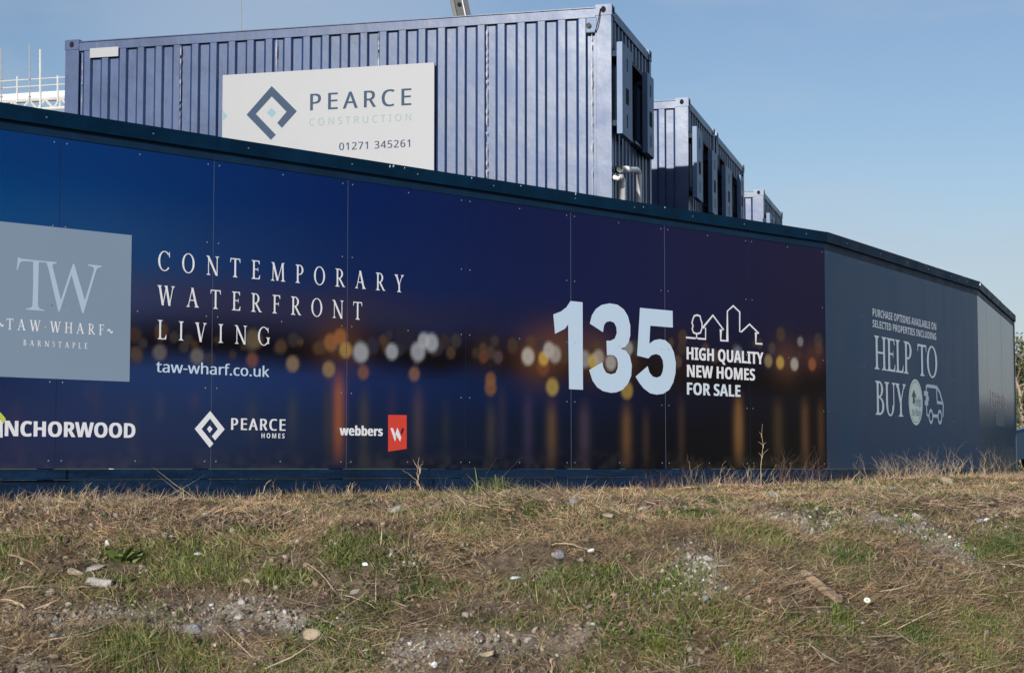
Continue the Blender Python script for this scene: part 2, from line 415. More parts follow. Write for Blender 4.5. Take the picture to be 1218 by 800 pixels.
GLYPHS = {
 'B': {
  '1': '192|88,0 88,139 88,162 89,186 82,179 72,170 44,148 20,178 97,240 139,240 139,0',
  '3': '192|82,-3 45,0 13,10 13,53 45,41 77,37 100,39 115,46 123,58 126,73 121,90 114,96 103,100 68,104 50,104 50,143 68,143 102,147 112,152 118,158 122,175 120,186 114,195 103,200 88,202 72,201 58,196 37,185 13,220 46,236 67,241 91,243 114,241 134,236 150,228 162,217 169,203 172,186 168,164 157,146 140,134 120,126 120,125 145,119 164,108 175,91 179,70 176,50 168,32 155,18 137,6 112,-1',
  '5': '192|81,-3 46,0 16,10 16,53 46,42 79,38 99,40 114,47 123,59 126,76 123,92 114,103 99,110 78,112 58,110 41,107 21,118 30,240 160,240 160,197 75,197 70,150 82,152 101,153 121,151 140,145 155,134 167,120 174,102 177,80 174,56 166,36 152,19 134,7 110,-1',
  'A': '232|0,0 85,241 147,241 232,0 177,0 160,57 72,57 55,0/85,100 147,100 130,155 125,170 120,188 116,203 111,187 106,168 102,155',
  'B': '226|30,0 30,240 105,240 147,236 177,226 191,215 199,199 202,179 199,160 192,144 181,133 165,127 165,126 187,117 195,110 202,100 206,86 208,70 205,49 197,32 184,18 167,8 145,2 120,0/81,145 110,145 129,146 141,152 148,160 150,172 147,184 140,192 127,197 108,198 81,198/81,42 114,42 134,44 146,51 153,61 155,75 153,87 146,96 133,102 112,104 81,104',
  'C': '214|127,-3 94,0 66,12 45,30 31,55 22,85 19,120 23,154 33,184 49,209 71,227 89,236 109,241 132,243 168,239 202,226 186,185 159,196 132,201 114,198 99,191 87,179 79,163 74,143 72,119 75,85 86,60 98,48 113,41 132,39 161,42 193,52 193,9 162,0',
  'D': '249|30,0 30,240 105,240 141,236 171,226 195,210 214,187 225,158 229,122 225,85 214,55 195,31 169,14 136,3 98,0/81,42 103,42 135,47 158,62 172,86 176,121 174,145 169,165 159,179 145,190 129,196 108,198 81,198',
  'E': '188|30,0 30,240 168,240 168,198 81,198 81,145 162,145 162,104 81,104 81,42 168,42 168,0',
  'F': '185|30,0 30,240 168,240 168,198 80,198 80,136 162,136 162,95 80,95 80,0',
  'G': '243|131,-3 98,0 70,11 48,28 32,52 23,83 19,120 23,155 34,185 45,202 59,217 77,228 108,239 145,243 182,239 216,228 199,188 174,197 144,201 124,198 106,191 92,179 81,162 74,142 72,119 73,97 78,78 86,61 98,49 114,42 134,39 153,40 167,42 167,92 121,92 121,135 216,135 216,10 177,0',
  'H': '257|30,0 30,240 81,240 81,146 176,146 176,240 227,240 227,0 176,0 176,103 81,103 81,0',
  'I': '130|11,0 11,29 40,42 40,197 11,211 11,240 120,240 120,211 91,197 91,42 120,29 120,0',
  'L': '190|30,0 30,240 81,240 81,42 178,42 178,0',
  'M': '317|30,0 30,240 99,240 156,56 157,56 217,240 286,240 286,0 239,0 239,113 240,140 241,168 241,188 240,188 178,0 132,0 74,188 73,188 74,168 75,139 76,111 76,0',
  'N': '273|30,0 30,240 94,240 198,60 199,60 198,93 197,126 197,240 243,240 243,0 178,0 74,181 73,181 75,147 76,113 76,0',
  'O': '267|134,-3 109,-2 88,4 69,12 54,24 41,38 32,55 23,86 19,121 23,155 32,185 47,210 69,228 88,237 109,242 134,243 158,242 180,237 198,228 220,210 236,185 245,155 248,120 245,85 236,55 220,31 198,12 180,4 158,-2/134,39 153,42 169,49 180,61 191,87 194,120 191,154 180,180 169,192 153,199 134,201 114,199 99,192 87,180 76,154 73,120 76,87 87,61 99,49 114,42',
  'P': '211|30,0 30,240 107,240 135,238 157,231 174,220 186,205 193,186 196,165 194,145 187,126 175,109 158,96 134,88 103,85 81,85 81,0/81,127 98,127 117,129 132,135 141,147 144,163 142,178 134,189 122,196 104,198 81,198',
  'Q': '268|181,-57 137,-3 134,-3 109,-2 88,4 69,12 54,24 41,38 32,55 23,86 19,121 23,155 32,185 47,210 69,228 88,237 109,242 134,243 158,242 180,237 198,228 220,210 236,185 245,155 248,120 244,83 233,51 222,33 207,18 189,7 246,-57/134,39 153,42 169,49 180,61 191,87 194,120 191,154 180,180 169,192 153,199 134,201 114,199 99,192 87,180 76,154 73,120 76,87 87,61 99,49 114,42',
  'R': '222|30,0 30,240 100,240 130,238 154,232 172,222 185,208 193,190 196,168 194,152 190,139 173,118 151,104 222,0 165,0 108,92 81,92 81,0/81,133 97,133 119,135 133,142 142,152 144,167 141,181 133,191 118,196 96,198 81,198',
  'S': '185|83,-3 47,0 15,11 15,58 51,45 69,40 87,39 103,40 114,46 120,54 122,64 119,76 108,86 75,103 57,113 38,127 24,147 20,160 18,175 21,195 28,212 40,225 56,235 76,241 99,243 135,239 171,226 154,187 125,197 98,201 85,199 76,194 70,186 68,177 71,165 79,156 113,138 145,120 156,110 165,98 170,84 172,66 169,47 161,30 149,16 131,5 109,-1',
  'T': '194|72,0 72,197 7,197 7,240 188,240 188,197 123,197 123,0',
  'U': '254|126,-3 97,-1 72,7 53,21 40,39 31,60 29,85 29,240 79,240 79,93 82,68 91,51 106,42 127,39 149,43 163,52 172,69 175,93 175,240 225,240 225,85 223,61 214,40 201,22 181,8 157,0',
  'V': '219|81,0 0,240 51,240 96,97 100,83 105,63 109,44 113,63 118,83 122,97 167,240 218,240 137,0',
  'W': '325|61,0 0,240 50,240 81,109 85,89 89,66 92,46 95,66 100,88 103,105 138,240 186,240 221,105 225,89 229,66 232,46 235,66 240,89 244,109 275,240 325,240 264,0 206,0 173,126 171,137 167,153 164,170 162,182 160,170 157,153 154,137 151,126 119,0',
  'X': '224|0,0 80,124 5,240 61,240 113,153 164,240 218,240 143,121 224,0 166,0 110,91 54,0',
  'Y': '209|80,0 80,92 0,240 55,240 105,141 155,240 210,240 130,93 130,0',
  'b': '212|127,-3 109,-2 95,4 76,20 73,20 64,0 26,0 26,255 76,255 76,196 76,175 74,160 76,160 85,170 96,179 110,185 128,187 148,184 164,176 178,163 189,144 195,121 197,92 195,63 189,39 178,21 164,7 147,-1/113,37 127,41 137,52 144,69 146,93 144,116 137,133 126,143 112,147 96,144 85,135 79,119 76,98 76,92 78,69 84,52 91,44 100,39',
  'e': '199|109,-3 83,-1 60,7 42,20 27,38 18,61 15,90 18,120 26,144 39,163 56,176 77,184 102,187 125,184 145,177 162,165 174,149 182,128 184,103 184,79 66,79 69,60 78,46 93,37 111,34 144,37 174,48 174,10 145,0/67,112 137,112 135,128 128,140 118,148 102,151 89,149 78,142 70,130',
  'r': '153|26,0 26,183 64,183 72,152 74,152 83,166 96,177 111,184 129,187 137,186 145,185 142,138 135,140 127,140 102,135 92,130 83,121 78,109 76,93 76,0',
  's': '167|76,-3 43,-1 15,7 15,49 47,38 78,33 90,34 99,38 103,43 105,49 102,57 91,66 65,78 37,93 27,100 20,110 16,122 15,136 17,151 24,164 35,174 58,184 88,187 120,183 152,172 137,136 111,146 87,150 75,148 67,144 65,138 68,130 79,122 103,111 130,98 140,90 148,81 153,69 154,54 152,37 145,23 134,12 119,3 100,-2',
  'w': '288|55,0 3,183 53,183 74,102 78,82 82,59 84,42 86,42 87,55 89,71 92,86 94,95 117,183 172,183 193,95 196,80 200,59 201,42 202,42 205,59 209,82 213,102 235,183 284,183 231,0 177,0 163,64 159,81 153,105 148,129 144,145 143,145 139,129 134,105 128,81 124,63 109,0',
 },
 'R': {
  '-': '109|13,77 13,103 95,103 95,77',
  '.': '90|45,-5 30,1 26,8 24,18 26,29 30,36 45,41 60,36 64,29 66,18 64,8 60,1',
  '0': '192|96,-3 71,0 51,11 36,29 25,54 19,84 16,120 18,156 24,187 35,211 50,229 70,240 96,243 120,240 140,229 156,211 167,187 173,156 176,120 174,84 168,54 157,29 142,11 122,0/96,22 112,25 125,33 134,46 143,77 146,120 143,163 134,194 125,207 112,216 96,218 79,216 67,207 57,194 49,163 46,120 49,77 57,46 67,33 79,25',
  '1': '192|90,0 90,168 91,191 92,209 82,200 71,190 45,170 30,189 95,240 119,240 119,0',
  '2': '192|16,0 16,25 79,88 109,120 128,148 133,162 135,178 132,195 123,208 109,215 92,218 76,216 62,212 35,195 19,215 51,235 71,241 92,243 113,241 131,236 145,226 156,213 163,198 165,179 163,161 157,144 136,112 103,78 53,28 53,27 175,27 175,0',
  '3': '192|81,-3 46,-1 15,10 15,37 48,26 81,21 109,25 128,34 138,49 142,69 140,82 134,93 124,101 103,109 75,111 52,111 52,136 75,136 101,139 120,149 132,163 135,182 132,197 124,209 110,216 92,218 74,217 58,213 31,198 16,218 48,236 68,241 91,243 114,241 133,236 147,226 157,214 164,200 166,184 162,162 152,145 136,133 116,126 116,125 141,119 159,107 169,90 173,68 171,48 163,31 151,17 133,6 110,-1',
  '4': '192|122,0 122,54 7,54 7,80 120,241 150,241 150,81 185,81 185,54 150,54 150,0/36,81 122,81 122,156 122,186 124,210 122,210 116,196 108,183',
  '5': '192|83,-3 49,0 21,10 21,38 51,26 84,22 108,25 126,34 135,44 141,57 143,74 139,94 128,110 110,119 83,122 61,121 42,117 27,127 36,240 156,240 156,213 61,213 55,143 71,146 92,147 115,145 135,139 151,129 163,115 171,97 173,77 170,53 162,34 149,18 131,6 109,-1',
  '6': '192|100,-3 78,-1 59,8 42,22 29,43 21,70 18,102 23,153 29,177 39,199 54,217 73,231 97,240 128,243 144,242 158,240 158,215 144,218 129,219 108,217 90,211 77,202 66,190 58,176 53,159 48,122 50,122 59,133 72,142 87,148 107,150 126,148 143,142 157,131 168,117 174,99 176,77 174,54 167,34 156,18 140,6 122,-1/100,21 119,25 134,35 144,52 147,77 144,98 135,113 121,124 101,127 86,125 73,120 63,113 55,104 50,94 48,83 54,54 61,41 71,31 84,24',
  '7': '192|46,0 144,213 15,213 15,240 176,240 176,217 78,0',
  'A': '215|0,0 94,241 121,241 214,0 183,0 154,74 59,74 31,0/69,101 145,101 118,174 115,183 110,198 107,210 101,189 96,174',
  'B': '218|33,0 33,240 101,240 141,236 169,226 182,215 190,200 192,180 189,161 180,145 166,134 146,127 146,126 174,117 185,109 193,99 198,85 200,68 198,48 190,31 178,18 161,8 141,2 117,0/63,138 107,138 133,140 149,148 158,160 161,177 157,194 147,205 129,212 102,214 63,214/63,26 111,26 138,29 155,38 165,52 168,71 165,88 155,101 137,110 109,112 63,112',
  'C': '212|131,-3 97,0 70,12 48,30 33,55 24,85 20,120 24,154 34,184 50,209 73,228 101,239 136,243 171,240 202,229 190,203 165,213 135,217 111,214 91,205 75,191 62,171 55,148 52,120 55,92 62,69 73,49 89,35 110,26 135,23 165,26 192,33 192,6 165,-1',
  'E': '186|33,0 33,240 167,240 167,213 63,213 63,138 161,138 161,112 63,112 63,27 167,27 167,0',
  'H': '248|33,0 33,240 63,240 63,138 186,138 186,240 216,240 216,0 186,0 186,112 63,112 63,0',
  'I': '114|13,0 13,17 42,24 42,216 13,222 13,240 100,240 100,222 72,216 72,24 100,17 100,0',
  'N': '255|33,0 33,240 67,240 195,41 197,41 196,57 195,81 194,104 194,240 223,240 223,0 187,0 59,199 58,199 59,170 60,134 60,0',
  'O': '263|131,-3 108,-2 87,4 69,12 48,31 33,55 24,86 20,121 24,155 33,185 48,210 69,228 87,237 108,242 132,243 165,240 192,228 214,210 229,185 239,155 242,120 239,85 229,55 214,31 192,12 165,1/131,23 156,26 176,34 191,49 202,68 208,92 210,120 208,148 202,172 191,191 176,206 156,214 132,217 107,214 87,206 72,191 61,172 55,148 52,120 55,92 61,68 72,49 87,34 107,26',
  'P': '203|33,0 33,240 96,240 125,238 147,232 165,221 176,207 184,190 186,169 184,150 177,132 165,116 147,104 123,96 90,93 63,93 63,0/63,119 87,119 117,122 138,130 147,139 153,152 155,168 153,182 148,194 140,202 121,211 93,214 63,214',
  'R': '208|33,0 33,240 99,240 126,238 148,232 165,223 177,210 184,193 186,172 184,154 179,140 171,128 161,119 138,107 204,0 169,0 110,99 63,99 63,0/63,125 99,125 124,127 141,136 151,150 155,170 153,184 149,196 141,204 123,211 97,214 63,214',
  'S': '184|83,-3 46,0 17,8 17,37 47,27 84,23 108,25 125,33 135,46 138,61 133,81 116,96 82,111 55,123 36,138 27,150 22,165 20,182 23,200 30,215 42,227 57,236 76,241 97,243 133,239 163,230 153,204 126,213 96,217 76,214 62,207 54,196 51,182 56,162 72,147 103,133 139,117 152,107 161,95 167,81 169,64 166,44 158,28 145,14 128,5 107,-1',
  'T': '187|78,0 78,213 3,213 3,240 183,240 183,213 108,213 108,0',
  'U': '245|122,-3 94,-1 71,7 54,21 41,39 33,60 30,85 30,240 60,240 60,84 62,66 67,51 76,39 88,30 104,25 123,23 143,25 159,31 170,40 181,60 185,85 185,240 215,240 215,85 212,61 205,40 192,22 174,8 151,0',
  'a': '189|72,-3 50,0 32,10 23,20 17,33 15,50 18,67 25,80 37,92 53,100 75,105 102,107 132,108 132,119 130,138 123,150 111,157 95,159 68,155 44,145 35,168 63,178 97,183 117,181 133,177 145,169 154,157 159,142 161,123 161,0 140,0 134,26 133,26 121,13 108,4 93,-2/79,20 100,24 117,33 125,43 130,56 132,72 132,88 105,87 77,84 59,76 49,65 46,50 48,37 55,28 66,22',
  'c': '161|101,-3 78,-1 58,6 42,19 29,37 21,60 18,89 21,119 30,143 43,161 60,174 80,181 103,183 129,180 150,174 141,149 122,155 102,157 79,153 62,140 52,119 49,89 52,61 62,39 72,30 85,24 100,22 126,25 147,33 147,6 127,-1',
  'e': '189|105,-3 81,-1 60,7 42,20 29,38 21,61 18,89 21,116 28,139 40,158 56,172 76,180 98,183 120,181 138,173 153,161 163,145 170,125 172,102 172,84 49,84 51,66 56,50 65,38 76,29 90,24 106,22 137,25 164,34 164,8 137,-1/50,108 141,108 139,128 131,145 117,156 98,159 79,156 64,146 55,129',
  'f': '115|37,0 37,157 5,157 5,171 37,181 37,191 38,213 43,229 52,242 64,250 78,255 95,257 115,255 130,251 122,228 110,231 95,233 82,230 73,223 68,210 66,192 66,180 111,180 111,157 66,157 66,0',
  'h': '207|29,0 29,255 58,255 58,180 56,155 58,155 69,167 82,176 98,181 115,183 135,181 151,176 164,167 173,155 178,138 180,117 180,0 151,0 151,115 149,134 141,148 128,156 111,158 93,157 79,151 69,142 61,121 58,93 58,0',
  'k': '179|29,0 29,255 58,255 58,122 57,109 56,93 58,93 64,100 72,111 79,119 137,180 171,180 98,103 176,0 141,0 78,84 58,66 58,0',
  'l': '86|29,0 29,255 58,255 58,0',
  'o': '203|101,-3 79,-1 59,8 42,21 29,39 21,63 18,90 21,118 28,141 41,159 58,173 78,181 102,183 125,181 145,172 162,159 174,141 182,118 185,90 183,63 175,40 162,21 145,8 125,-1/102,21 118,23 132,29 142,40 151,62 154,90 151,119 142,140 132,150 118,156 101,158 85,156 71,150 61,140 52,119 49,90 52,62 62,40 72,29 85,23',
  'p': '206|29,-81 29,180 53,180 57,155 58,155 67,166 79,175 95,181 114,183 135,181 153,173 168,160 179,142 186,119 188,90 186,62 179,39 168,20 153,7 135,-1 114,-3 95,-1 79,5 58,23 56,23 57,8 58,-7 58,-81/109,21 124,23 137,30 146,41 152,55 157,91 155,118 146,140 136,150 124,156 109,158 92,157 79,152 70,143 61,124 58,96 58,90 61,61 69,39 78,29 92,23',
  'r': '138|29,0 29,180 53,180 56,147 57,147 67,161 80,173 95,181 112,183 123,183 134,181 130,154 120,156 110,156 97,155 85,149 74,140 65,128 60,113 58,96 58,0',
  't': '121|84,-3 58,2 47,8 38,18 33,33 31,52 31,157 5,157 5,171 31,183 43,221 60,221 60,180 112,180 112,157 60,157 60,53 62,39 68,29 77,23 89,21 102,22 114,25 114,2 100,-2',
  'u': '208|92,-3 72,-2 56,4 43,12 34,25 28,41 27,62 27,180 56,180 56,64 59,45 66,32 79,24 96,21 114,23 128,29 138,38 147,58 149,86 149,180 179,180 179,0 155,0 150,24 149,24 139,12 125,3 109,-2',
  'w': '264|53,0 4,180 34,180 59,84 66,55 71,31 72,31 75,45 80,62 84,79 116,180 148,180 179,79 187,54 191,31 193,31 197,54 205,84 230,180 260,180 210,0 176,0 145,102 137,129 132,149 131,149 127,129 119,101 87,0',
  'y': '171|28,-81 14,-80 4,-78 4,-54 13,-56 24,-56 37,-54 49,-48 57,-38 63,-25 73,-1 0,180 32,180 71,78 80,52 86,29 87,29 94,51 103,78 139,180 171,180 94,-25 83,-48 69,-65 58,-74 44,-79',
 },
}


# ------------------------------------------------------------------ lettering
def glyph(font, ch):
    adv, body = GLYPHS[font][ch].split('|')
    return int(adv), [[tuple(int(q) for q in p.split(',')) for p in c.split(' ')] for c in body.split('/')]


CAP = {'B': 240.0, 'R': 240.0}


def area(p):
    return 0.5 * sum(p[i][0] * p[(i + 1) % len(p)][1] - p[(i + 1) % len(p)][0] * p[i][1] for i in range(len(p)))


def fill(loops):
    """fill outlines with holes; gives 2D points and triangles"""
    big = max(loops, key=lambda l: abs(area(l)))
    sgn = area(big) > 0
    outers = [l for l in loops if (area(l) > 0) == sgn]
    holes = [l for l in loops if (area(l) > 0) != sgn]
    pts, tris = [], []

    def inside(p, poly):
        c = False
        for i in range(len(poly)):
            a, b = poly[i], poly[i - 1]
            if (a[1] > p[1]) != (b[1] > p[1]) and p[0] < (b[0] - a[0]) * (p[1] - a[1]) / (b[1] - a[1]) + a[0]:
                c = not c
        return c
    for o in outers:
        group = [o] + [h for h in holes if inside(h[0], o)]
        flat = [q for l in group for q in l]
        t = tessellate_polygon([[Vector((q[0], q[1], 0)) for q in l] for l in group])
        b = len(pts)
        pts += flat
        tris += [tuple(b + i for i in tr) for tr in t]
    return pts, tris


def put2d(mb, fr, w, pts, faces, mi=0):
    """2D (u, z) shapes onto a frame, faces looking outwards"""
    p3 = [fr.pt(u, w, z) for u, z in pts]
    out = []
    for f in faces:
        a = area([pts[i] for i in f])
        out.append(tuple(f) if a < 0 else tuple(reversed(f)))
    # outward n = d x z flipped for this handedness: orient by test
    if out:
        f = out[0]
        nn = np.cross(p3[f[1]] - p3[f[0]], p3[f[2]] - p3[f[0]])
        if nn @ fr.n < 0:
            out = [tuple(reversed(f)) for f in out]
    mb.mesh(p3, out, mi)


def sans(mb, fr, w, font, text, u0, u1, z0, cap, mode='track', fat=0.0, mi=0):
    """sans text from u0 to u1 with its baseline at z0 and cap height cap"""
    s = cap / CAP[font]
    items, x = [], 0.0
    for ch in text:
        if ch == ' ':
            items.append((None, x)); x += 90
            continue
        adv, loops = glyph(font, ch)
        items.append((loops, x)); x += adv
    first = min(p[0] for l in items[0][0] for p in l)
    last_l, last_x = [i for i in items if i[0]][-1]
    ink = last_x + max(p[0] for l in last_l for p in l) - first
    n = len(text) - 1
    if mode == 'track':
        sx, tr = s, ((u1 - u0) - ink * s) / max(n, 1)
    else:
        sx, tr = (u1 - u0) / ink, 0.0
    k = 0
    for i, (loops, gx) in enumerate(items):
        if loops is None:
            continue
        off = [(0, 0)] if not fat else [(-fat, 0), (fat, 0)]
        for dx, dz in off:
            L = [[(u0 + (p[0] - first + gx) * sx + i * tr + dx, z0 + p[1] * s + dz) for p in l] for l in loops]
            pts, tris = fill(L)
            put2d(mb, fr, w + 0.00015 * (k % 2) + (0.0003 if dx > 0 else 0), pts, tris, mi)
        k += 1


def stroke_quads(pts, wid):
    """a band of varying width along points, as quads"""
    out, n = [], len(pts)
    L, Rr = [], []
    for i in range(n):
        a, b = pts[max(i - 1, 0)], pts[min(i + 1, n - 1)]
        dx, dy = b[0] - a[0], b[1] - a[1]
        l = math.hypot(dx, dy) or 1
        nx, ny = -dy / l, dx / l
        w = (wid[i] if hasattr(wid, '__len__') else wid) / 2
        if 0 < i < n - 1:                     # mitre
            d1 = (pts[i][0] - a[0], pts[i][1] - a[1]); l1 = math.hypot(*d1) or 1
            c = abs(-d1[1] / l1 * nx + d1[0] / l1 * ny)
            w /= max(c, 0.45)
        L.append((pts[i][0] + nx * w, pts[i][1] + ny * w)); Rr.append((pts[i][0] - nx * w, pts[i][1] - ny * w))
    for i in range(n - 1):
        out.append([L[i], L[i + 1], Rr[i + 1], Rr[i]])
    return out


def serif_glyph(ch, T=0.115, t=0.045):
    P = []
    SF, E = 0.038, 0.105

    def rect(x0, x1, y0, y1): P.append([(x0, y0), (x1, y0), (x1, y1), (x0, y1)])

    def foot(x, w, y=0, up=1, el=E, er=E):
        P.append([(x - w / 2 - el, y), (x + w / 2 + er, y), (x + w / 2 + er, y + up * SF * 0.6), (x + w / 2 + 0.02, y + up * SF * 1.5),
                  (x + w / 2, y + up * 0.13), (x - w / 2, y + up * 0.13), (x - w / 2 - 0.02, y + up * SF * 1.5), (x - w / 2 - el, y + up * SF * 0.6)])

    def stem(x, w=T, y0=0, y1=1, bot=True, top=True, tl=E, trr=E):
        rect(x - w / 2, x + w / 2, y0, y1)
        if bot: foot(x, w)
        if top: foot(x, w, 1, -1, tl, trr)

    def diag(x0, y0, x1, y1, w): P.append([(x0 - w / 2, y0), (x0 + w / 2, y0), (x1 + w / 2, y1), (x1 - w / 2, y1)])

    def ring(cx, cy, rx, ry, a0, a1, thick=T * 1.1, thin=t, k=30):
        q = []
        for i in range(k + 1):
            a = R(a0 + (a1 - a0) * i / k)
            c, s = math.cos(a), math.sin(a)
            w = thin + (thick - thin) * abs(c) ** 1.5
            q.append(((cx + rx * c, cy + ry * s), (cx + (rx - w) * c, cy + (ry - w * 0.9) * s)))
        for (a, b), (c, d) in zip(q, q[1:]):
            P.append([a, c, d, b])

    if ch == 'C':
        ring(0.43, 0.5, 0.42, 0.52, 48, 318); P.append([(0.69, 0.86), (0.745, 0.70), (0.775, 0.70), (0.765, 0.985), (0.735, 0.985), (0.72, 0.93)]); W = 0.80
    elif ch == 'G':
        ring(0.43, 0.5, 0.42, 0.52, 48, 312); P.append([(0.69, 0.86), (0.745, 0.70), (0.775, 0.70), (0.765, 0.985), (0.735, 0.985), (0.72, 0.93)])
        rect(0.70, 0.70 + T, 0.09, 0.42); foot(0.70 + T / 2, T, 0.44, -1, 0.09, 0.07); W = 0.86
    elif ch == 'O':
        ring(0.42, 0.5, 0.42, 0.52, 0, 360, k=44); W = 0.84
    elif ch == 'N':
        stem(0.16, t * 1.1, 0, 0.98, top=False); diag(0.12, 1.0, 0.73, -0.015, T * 1.25); stem(0.75, t * 1.1, 0, 1, bot=False)
        P.append([(0.0, 1.0), (0.0, 0.965), (0.14, 0.94), (0.16, 1.0)]); W = 0.86
    elif ch == 'T':
        stem(0.36, top=False); rect(0.03, 0.69, 1 - t * 1.1, 1.0)
        P.append([(0.0, 0.77), (0.03, 0.77), (0.085, 0.955), (0.03, 1.0), (0.02, 1.0)]); P.append([(0.72, 0.77), (0.69, 0.77), (0.635, 0.955), (0.69, 1.0), (0.70, 1.0)]); W = 0.72
    elif ch in 'EF':
        stem(0.17, trr=0.0, tl=E); rect(0.17, 0.54, 1 - t, 1.0); P.append([(0.545, 0.80), (0.575, 0.80), (0.56, 1.0), (0.47, 1.0), (0.47, 0.965)])
        rect(0.17, 0.46, 0.50, 0.50 + t); rect(0.445, 0.475, 0.42, 0.63)
        if ch == 'E':
            rect(0.17, 0.56, 0, t); P.append([(0.58, 0.22), (0.61, 0.22), (0.585, 0.0), (0.48, 0.0), (0.48, 0.035)])
        W = 0.60
    elif ch == 'M':
        diag(0.145, 0, 0.185, 1, t * 1.1); foot(0.145, t); diag(0.165, 1, 0.50, 0.02, T * 1.2); diag(0.50, 0.02, 0.84, 1, t); diag(0.90, 0, 0.86, 1, T)
        foot(0.90, T); P.append([(0.04, 1), (0.04, 0.965), (0.2, 0.94), (0.2, 1)]); P.append([(0.99, 1), (0.99, 0.965), (0.86, 0.94), (0.82, 1)]); W = 1.02
    elif ch in 'PR':
        stem(0.17, trr=0.0); rect(0.17, 0.30, 1 - t, 1.0); rect(0.17, 0.30, 0.45, 0.45 + t); ring(0.29, 0.725, 0.30, 0.275, -90, 90); W = 0.60
        if ch == 'R':
            diag(0.32, 0.47, 0.66, 0.0, T * 1.2); P.append([(0.60, 0), (0.78, 0), (0.78, 0.025), (0.68, 0.06)]); W = 0.76
    elif ch == 'B':
        stem(0.17, trr=0.0); rect(0.17, 0.30, 1 - t, 1.0); rect(0.17, 0.32, 0.50, 0.50 + t); rect(0.17, 0.32, 0, t)
        ring(0.28, 0.76, 0.27, 0.24, -90, 90); ring(0.30, 0.265, 0.32, 0.265, -90, 90); W = 0.64
    elif ch == 'A':
        diag(0.125, 0, 0.39, 0.98, t * 1.15); diag(0.70, 0, 0.39, 1.01, T * 1.2); rect(0.20, 0.57, 0.33, 0.33 + t); foot(0.125, t, el=0.10, er=0.09); foot(0.70, T, el=0.09, er=0.09); W = 0.86
    elif ch == 'Y':
        diag(0.36, 0.42, 0.12, 1, T * 1.15); diag(0.36, 0.42, 0.62, 1, t * 1.1); stem(0.36, y1=0.47, top=False); foot(0.12, T, 1, -1, 0.09, 0.08); foot(0.62, t, 1, -1, 0.10, 0.10); W = 0.76
    elif ch == 'V':
        diag(0.37, -0.02, 0.11, 1, T * 1.2); diag(0.37, -0.02, 0.64, 1, t * 1.1); foot(0.11, T, 1, -1, 0.09, 0.08); foot(0.64, t, 1, -1, 0.10, 0.10); W = 0.78
    elif ch == 'W':
        diag(0.34, -0.02, 0.11, 1, T * 1.2); diag(0.34, -0.02, 0.56, 0.98, t * 1.1); diag(0.78, -0.02, 0.55, 1, T * 1.2); diag(0.78, -0.02, 1.0, 1, t * 1.1)
        foot(0.11, T, 1, -1, 0.09, 0.08); foot(1.0, t, 1, -1, 0.10, 0.10); foot(0.55, T, 1, -1, 0.08, 0.04); W = 1.13
    elif ch == 'L':
        stem(0.17); rect(0.17, 0.54, 0, t); P.append([(0.565, 0.24), (0.595, 0.24), (0.57, 0.0), (0.46, 0.0), (0.46, 0.035)]); W = 0.60
    elif ch == 'I':
        stem(0.165); W = 0.33
    elif ch == 'H':
        stem(0.165); stem(0.67); rect(0.165, 0.67, 0.48, 0.48 + t); W = 0.835
    elif ch == 'U':
        stem(0.165, y0=0.30, bot=False); stem(0.66, t * 1.1, y0=0.30, bot=False); ring(0.393, 0.32, 0.286, 0.335, 180, 360, T, t); W = 0.80
    elif ch == 'S':
        c = [(0.47, 0.80), (0.43, 0.91), (0.34, 0.975), (0.24, 0.98), (0.14, 0.93), (0.10, 0.83), (0.12, 0.72), (0.20, 0.62), (0.32, 0.53), (0.44, 0.43), (0.49, 0.31), (0.47, 0.16), (0.38, 0.06), (0.26, 0.02), (0.15, 0.05), (0.09, 0.13), (0.06, 0.24)]
        w = [0.03, 0.04, 0.04, 0.045, 0.07, 0.10, 0.115, 0.12, 0.125, 0.12, 0.11, 0.095, 0.06, 0.045, 0.04, 0.04, 0.03]
        P.extend(stroke_quads(c, w)); rect(0.455, 0.485, 0.72, 0.99); rect(0.045, 0.075, 0.02, 0.29); W = 0.54
    else:
        raise KeyError(ch)
    return W, P


def serif(mb, fr, w, text, u0, u1, z0, cap, mode='track', T=0.115, t=0.045, sx=1.0, mi=0, dots=()):
    gl, x = [], 0.0
    for ch in text:
        if ch == ' ':
            gl.append((None, x)); x += 0.42
        elif ch == '.':
            gl.append(([[(0.10 + 0.05 * math.cos(a), 0.42 + 0.05 * math.sin(a)) for a in np.linspace(0, 2 * math.pi, 10)[:-1]]], x)); x += 0.2
        else:
            W, P = serif_glyph(ch, T, t)
            gl.append((P, x)); x += W + 0.02
    ink = x - 0.02
    if mode == 'track':
        kx = cap * sx; tr = ((u1 - u0) - ink * kx) / max(len(text) - 1, 1)
    else:
        kx = (u1 - u0) / ink; tr = 0.0
    for i, (P, gx) in enumerate(gl):
        if P is None:
            continue
        for j, q in enumerate(P):
            if abs(area(q)) < 1e-7:
                continue
            pts = [(u0 + (p[0] + gx) * kx + i * tr, z0 + p[1] * cap) for p in q]
            put2d(mb, fr, w + 0.00008 * (j % 12), pts, [tuple(range(len(pts)))], mi)


def trace(mb, fr, w, org, sc, pts, mi=0, lift=0.0):
    """an outline given in picture points, laid flat on a frame"""
    uz = [fr.uz(org[0] + p[0] / sc, org[1] + p[1] / sc, w) for p in pts]
    P, t = fill([uz])
    put2d(mb, fr, w + lift, P, t, mi)


def trace_line(mb, fr, w, org, sc, pts, width, mi=0):
    uz = [fr.uz(org[0] + p[0] / sc, org[1] + p[1] / sc, w) for p in pts]
    for j, q in enumerate(stroke_quads(uz, width)):
        put2d(mb, fr, w + 0.00008 * (j % 2), q, [(0, 1, 2, 3)], mi)


